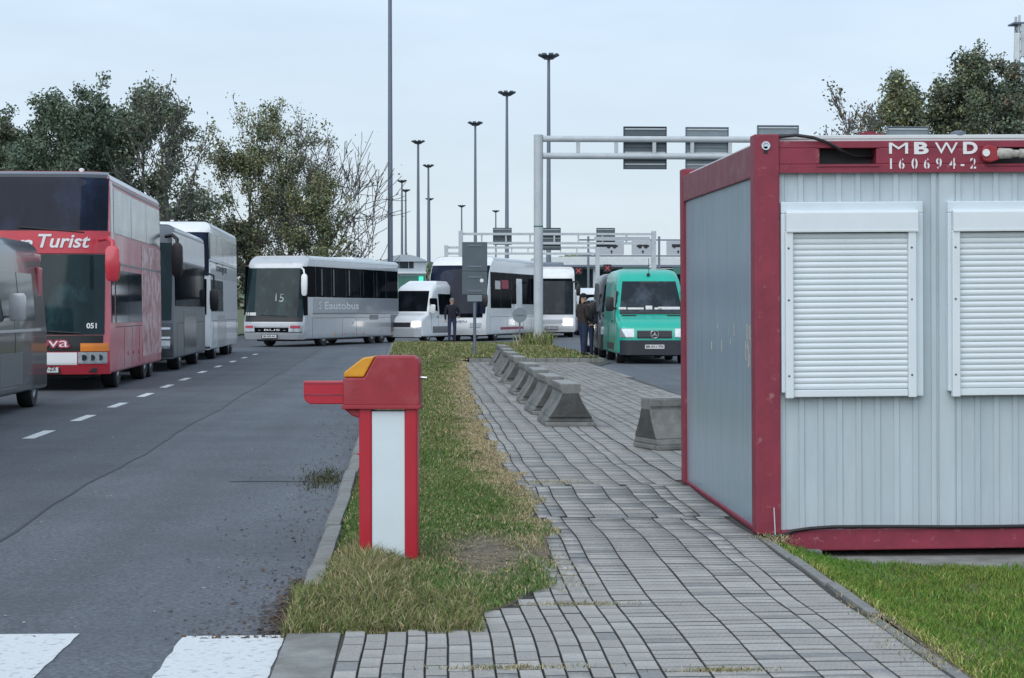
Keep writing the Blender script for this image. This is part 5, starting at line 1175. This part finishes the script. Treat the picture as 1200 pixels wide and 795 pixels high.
# ------------------------------------------------------------------ trees
def tree(name, label, x, y, H, rad, leaf_n, cols, seed, lsize=.16, n_prim=11, up=.75, low=.22, bark='bark', spread=.5, twigs=3, bare_top=0.0, group='trees behind the vehicles', lean=0.0):
    rn = random.Random(seed); rg = np.random.default_rng(seed)
    t = thing(name, label, 'tree', (x, y, terr(y) - .05), (0, 0, 0), group)
    segs = []; tips = []; tw = .019 if leaf_n < 3000 else .014
    def rdir(d, a):
        d = Vector(d); q = Vector((rn.gauss(0, 1), rn.gauss(0, 1), rn.gauss(0, 1))); q = (q - d * q.dot(d)).normalized()
        return (d * math.cos(a) + q * math.sin(a)).normalized()
    def grow(p, d, L, r, lev):
        n = 4 if lev < 2 else 3; pts = [p.copy()]; rs = [r]; dd = d.copy()
        for k in range(n):
            dd = (rdir(dd, rn.uniform(.05, .22)) + Vector((0, 0, .06 * up))).normalized(); p = p + dd * (L / n); pts.append(p.copy()); rs.append(max(tw, r * (1 - .75 * (k + 1) / n)))
        segs.append((pts, rs, lev))
        if lev >= 2: tips.append((pts[-1], lev)); tips.append((pts[len(pts) // 2], lev))
        if lev < twigs:
            m = (6, 5, 4, 3)[lev]
            for k in range(m):
                f = rn.uniform(.3, 1); i = min(n - 1, int(f * n)); q = pts[i].lerp(pts[i + 1], f * n - i if f * n - i <= 1 else 1)
                grow(q, rdir(dd, rn.uniform(.35, .95)), L * rn.uniform(.42, .68), max(tw * 1.15, rs[i] * .55), lev + 1)
    tr = max(.1, H * .018); pts = [Vector((0, 0, 0))]; dd = Vector((lean, 0, 1)).normalized(); nn = 8
    for k in range(nn): dd = (dd + Vector((rn.gauss(0, .06), rn.gauss(0, .06), .05))).normalized(); pts.append(pts[-1] + dd * H * .86 / nn)
    segs.append((pts, [tr * (1 - .85 * k / nn) for k in range(nn + 1)], 0))
    for k in range(n_prim):
        f = low + (.97 - low) * (k + rn.random()) / n_prim; i = min(nn - 1, int(f * nn)); q = pts[i].lerp(pts[i + 1], f * nn - i); a = k * 2.4 + rn.uniform(-.4, .4)
        el = up + .35 * f; d = Vector((math.cos(a), math.sin(a), math.tan(min(1.35, el)))).normalized()
        prof = math.sin(math.pi * min(1, max(.12, (f - low) / (1 - low) * .78 + .22)))
        grow(q, d, rad * (.55 + .6 * prof) * rn.uniform(.8, 1.15), tr * .38 * (1.15 - f), 1)
    top = max(p.z for q in segs for p in q[0]); ext = max(max(abs(p.x), abs(p.y)) for q in segs for p in q[0])
    kz = H / top; kxy = min(1.3, max(.6, rad * 1.15 / ext))
    segs = [([Vector((p.x * kxy, p.y * kxy, p.z * kz)) for p in a], b, l) for a, b, l in segs]; tips = [(Vector((p.x * kxy, p.y * kxy, p.z * kz)), l) for p, l in tips]
    m = MB()
    for pts_, rs, lev in segs: m.tube(pts_, rs, 8 if lev == 0 else 5 if lev == 1 else 3, cap=False)
    m.build('trunk', bark, t, smooth=60, fix=False)
    if leaf_n:
        P = np.array([list(p) for p, l in tips]); zmax = P[:, 2].max()
        wgt = rg.uniform(.05, 1, len(P)) ** (1.2 if leaf_n > 14500 else 2.0)
        if bare_top: wgt *= np.clip(1 - bare_top * (P[:, 0] - P[:, 0].min()) / np.ptp(P[:, 0]) * 1.3, .0, 1)
        idx = rg.choice(len(P), leaf_n, p=wgt / wgt.sum()); leaf_n = int(leaf_n * 1.7) if leaf_n > 3000 else leaf_n; idx = rg.choice(len(P), leaf_n, p=wgt / wgt.sum()); n = leaf_n; bb = rg.normal(0, 1, (n, 3)); bb /= np.linalg.norm(bb, axis=1)[:, None]; c = P[idx] + bb * (rg.random((n, 1)) ** .6) * spread * .95
        u = rg.normal(0, 1, (n, 3)); u /= np.linalg.norm(u, axis=1)[:, None]; v = np.cross(u, rg.normal(0, 1, (n, 3))); v /= np.linalg.norm(v, axis=1)[:, None]
        s_ = lsize * rg.uniform(.55, 1.35, (n, 1)); V = np.stack([c - u * s_ * .5, c + v * s_ * .32, c + u * s_ * .5, c - v * s_ * .32], 1)
        cl = np.array(cols); tip_c = rg.integers(0, len(cl), len(P)); ci = np.where(rg.random(n) < .7, tip_c[idx], rg.integers(0, len(cl), n))
        col = np.minimum(cl[ci] * rg.uniform(.65, 1.2, (n, 1)) * np.where(rg.random((n, 1)) < .15, 1.6, 1), .5)
        me = array_mesh('crown', V.reshape(-1, 3), quads=np.arange(n * 4).reshape(n, 4), mats=['leaves'], col=np.repeat(col, 4, axis=0)); o = inst('crown', me, t)
    return t
DK = [(.118, .162, .115), (.14, .185, .128), (.10, .14, .105), (.16, .20, .132)]
OL = [(.205, .215, .11), (.175, .195, .10), (.24, .23, .115), (.14, .165, .09)]
BR = [(.18, .155, .105), (.15, .14, .095), (.205, .165, .11), (.12, .125, .085)]
tree('broad_tree', 'brownish green tree at the left picture edge above the red coach', -20.9, 101, 11.5, 4.4, 22000, BR[3:] + DK, 3, .165, 15, low=.15)
tree('broad_tree', 'dense dark green tree directly behind the red coach roof', -17.2, 99, 12.9, 4.5, 34000, DK, 5, .165, 18, low=.15)
tree('broad_tree', 'dark green tree with twiggy right side, left of the half bare one', -14.5, 102, 13.1, 3.9, 29000, DK, 9, .165, 16, low=.15)
tree('broad_tree', 'half bare grey branched tree behind the white double-deck coach', -12.2, 97, 12.9, 3.4, 2600, BR[3:] + DK[3:], 14, .17, 13, up=.85, bark='bark_grey')
tree('small_tree', 'low brown bush tree between the two taller tree groups', -11.4, 112, 6.6, 2.4, 5500, BR + DK, 21, .2, 9)
tree('broad_tree', 'yellow green loose tree behind the front of the silver coach', -9.7, 113, 12.0, 3.6, 8500, OL + DK[3:], 31, .155, 15, low=.12)
tree('broad_tree', 'tall airy olive tree over the middle of the silver coach', -7.2, 116, 13.8, 4.0, 7000, OL + DK[3:], 37, .15, 16, up=.9, bark='bark_grey', bare_top=.35, low=.12)
tree('bare_tree', 'nearly leafless tree reaching towards the thick light mast', -5.2, 112, 12.3, 5.4, 500, BR, 41, .14, 24, up=.45, low=.10, bark='bark_grey', twigs=3)
tree('small_tree', 'small bushy yellow green tree low in front of the bare one', -5.7, 109, 9.2, 2.2, 8000, OL[:3] + DK[:1], 43, .15, 12, low=.1)
tree('bare_tree', 'low bare tree just left in the group above the container roof', 18.9, 92, 10.2, 2.2, 500, BR, 51, .15, 12, up=.8, bark='bark_grey', group='trees above the container')
tree('bare_tree', 'taller bare tree next to the leafy group above the container', 20.7, 92, 12.0, 2.2, 1100, BR, 53, .15, 13, up=.9, bark='bark_grey', group='trees above the container')
tree('small_tree', 'tiny bare shrub top peeking over the container roof beside a sign', 18.0, 93, 9.3, .9, 120, BR, 55, .12, 8, up=.9, bark='bark_grey', group='trees above the container')
tree('broad_tree', 'leftmost leafy tree above the container lettering, lower than its neighbours', 23.7, 93, 12.9, 2.1, 11000, DK[1:2] + OL[1:], 61, .155, 15, group='trees above the container')
tree('broad_tree', 'tall grey green tree in the middle of the group above the container', 25.4, 94, 14.2, 2.9, 17000, DK + OL[1:] + BR[3:], 63, .155, 16, group='trees above the container')
tree('broad_tree', 'rust tinged tree beside the antenna tower at the right picture edge', 27.9, 96, 14.0, 3.0, 17000, DK + BR + OL[3:], 67, .155, 16, group='trees above the container')
tree('broad_tree', 'leafy tree at the far right mostly outside the picture', 30.6, 95, 12.8, 3.3, 13000, DK, 69, .155, 13, group='trees above the container')

# ------------------------------------------------------------------ antenna tower
t = thing('antenna_tower', 'grey lattice phone mast with panel antennas behind the trees at far right', 'tower', (37.35, 120, terr(120)))
for sx_, sy_ in ((-1, -1), (1, -1), (1, 1), (-1, 1)):
    m = MB(); m.tube([(sx_ * .6, sy_ * .6, 0), (sx_ * .35, sy_ * .35, 19.6)], .08, 6); m.build('leg', 'steel', t)
m = MB()
for k in range(16):
    z = k * 1.2; a = .6 - .25 * z / 19.6
    for p, q in (((-1, -1), (1, -1)), ((1, -1), (1, 1)), ((1, 1), (-1, 1)), ((-1, 1), (-1, -1))): m.tube([(p[0] * a, p[1] * a, z), (q[0] * a, q[1] * a, z + 1.2)], .035, 4)
o = m.build('lattice', 'steel', t); o['kind'] = 'stuff'
for i, (a, z, h_) in enumerate(((-.62, 17.6, 1.7), (-.2, 18.0, 2.0), (.25, 18.0, 2.0), (.66, 17.8, 1.9), (-.55, 15.4, 1.3), (.5, 15.4, 1.3))):
    m = MB(); m.box(a - .16, a + .16, -.85, -.68, z - h_ / 2, z + h_ / 2); m.build('panel_antenna', 'steel' if i % 3 else 'roof_white', t, bevel=.03)
for z in (16.6, 19.1):
    m = MB(); m.box(-.75, .75, -.68, .7, z - .05, z + .05); m.build('platform', 'mast', t)

# ------------------------------------------------------------------ border canopy and buildings
t = thing('border_canopy', 'long white roofed border control canopy with dark booths in the distance', 'canopy', (14.0, 232, terr(232)))
m = MB(); m.box(0, 32, 0, 12, 5.75, 6.95); m.build('roof', 'roof_white', t, bevel=.05)
m = MB(); m.box(0, 32, -.05, .0, 5.75, 6.0); m.build('fascia', 'mast', t)
for x in np.arange(1, 32, 6): m = MB(); m.box(x - .2, x + .2, .8, 1.2, 0, 5.75); m.build('column', 'steel', t)
for x in np.arange(2.6, 30, 6):
    m = MB(); m.box(x, x + 2.6, 3, 9, 0, 3.2); b = m.build('booth', 'building_dark', t); m = MB(); m.box(x + .2, x + 2.4, 2.95, 2.999, 1.2, 2.6); m.build('booth_window', 'glass_dark', b)
m = MB(); m.box(0, 32, 11.7, 11.9, 0, 5.7); m.build('back_wall', 'building_dark', t)
for x in (10.2, 16.2, 22.2):
    m = MB(); m.box(x, x + 3.2, -.12, -.06, 4.9, 5.7); m.build('green_board', 'building_green', t)
for x, z in ((8.4, 5.6), (4.95, 5.3)):
    m = MB(); m.box(x - .45, x + .45, -.3, -.1, z - .45, z + .45); b = m.build('lane_signal', 'black', t)
    m = MB()
    for s_ in (-1, 1): m.prism([(x - .25 * s_ - .05, z - .25), (x - .25 * s_ + .05, z - .25), (x + .25 * s_ + .05, z + .25), (x + .25 * s_ - .05, z + .25)], -.33 - .005 * s_, -.301, 'y')
    m.build('red_cross', 'led_red', b)
for x in (13.7, 20.3):
    m = MB(); m.lathe([(5.2, .15), (5.7, .5), (5.9, .35)], 'z', (x, -1.2, 0), 12); m.build('round_lamp', 'roof_white', t, smooth=40)
    m = MB(); m.tube([(x, -1.2, 0), (x, -1.2, 5.2)], .06, 6); m.build('lamp_post', 'steel', t)
t = thing('office_building', 'pale grey building with a curved roof between the light masts', 'building', (-3.4, 262, terr(262)))
arc = [(-1.2 + 5.6 * k / 10, 7.1 + .75 * math.sin(math.pi * k / 10)) for k in range(11)]
m = MB(); m.prism([(-1.2, 0), (4.4, 0), (4.4, 6.9), (-1.2, 6.9)], 0, 10, 'y'); m.build('wall', 'building', t)
m = MB(); m.prism([(-1.4, 6.9)] + arc + [(4.6, 6.9)], -.3, 10, 'y'); m.build('roof', 'building', t)
for a, b in ((.3, .8), (.9, 2.1), (2.2, 2.8)):
    m = MB(); m.box(a, b, -.06, .02, 6.0, 6.85); m.build('window', 'glass_grey', t)
m = MB(); m.box(-1.3, 4.5, -.5, 0, 5.3, 5.55); m.build('ledge', 'roof_white', t)
m = MB(); m.box(-1.1, 4.3, -.08, .0, 3.0, 5.0); m.build('window_band', 'building_green', t)
for x, z in ((3.5, 4.5),):
    m = MB(); m.box(x, x + .6, -.6, -.3, z - .4, z + .4); m.build('green_signal', 'led_green', t)
# far treeline
def far_wood():
    rg = np.random.default_rng(5); n = 26000; x = rg.uniform(-160, 170, n); hmax = 6.2 + 2.2 * np.sin(x * .07) + 1.4 * np.sin(x * .23 + 1); z = rg.random(n) ** .8 * hmax; y = 330 + rg.uniform(0, 18, n)
    c = np.stack([x, y, z - .8], 1); u = rg.normal(0, 1, (n, 3)); u /= np.linalg.norm(u, axis=1)[:, None]; v = np.cross(u, rg.normal(0, 1, (n, 3))); v /= np.linalg.norm(v, axis=1)[:, None]
    s_ = rg.uniform(.4, 1.0, (n, 1)); V = np.stack([c - u * s_, c + v * s_ * .6, c + u * s_, c - v * s_ * .6], 1); col = np.array(DK + OL[3:] + BR[3:])[rg.integers(0, 6, n)] * rg.uniform(.9, 1.7, (n, 1)) + .02
    me = array_mesh('far_wood', V.reshape(-1, 3), quads=np.arange(n * 4).reshape(n, 4), mats=['leaves'], col=np.repeat(col, 4, axis=0)); o = inst('far_wood', me); tag(o, 'distant low line of trees behind the border canopy', 'trees', kind='stuff')
far_wood()
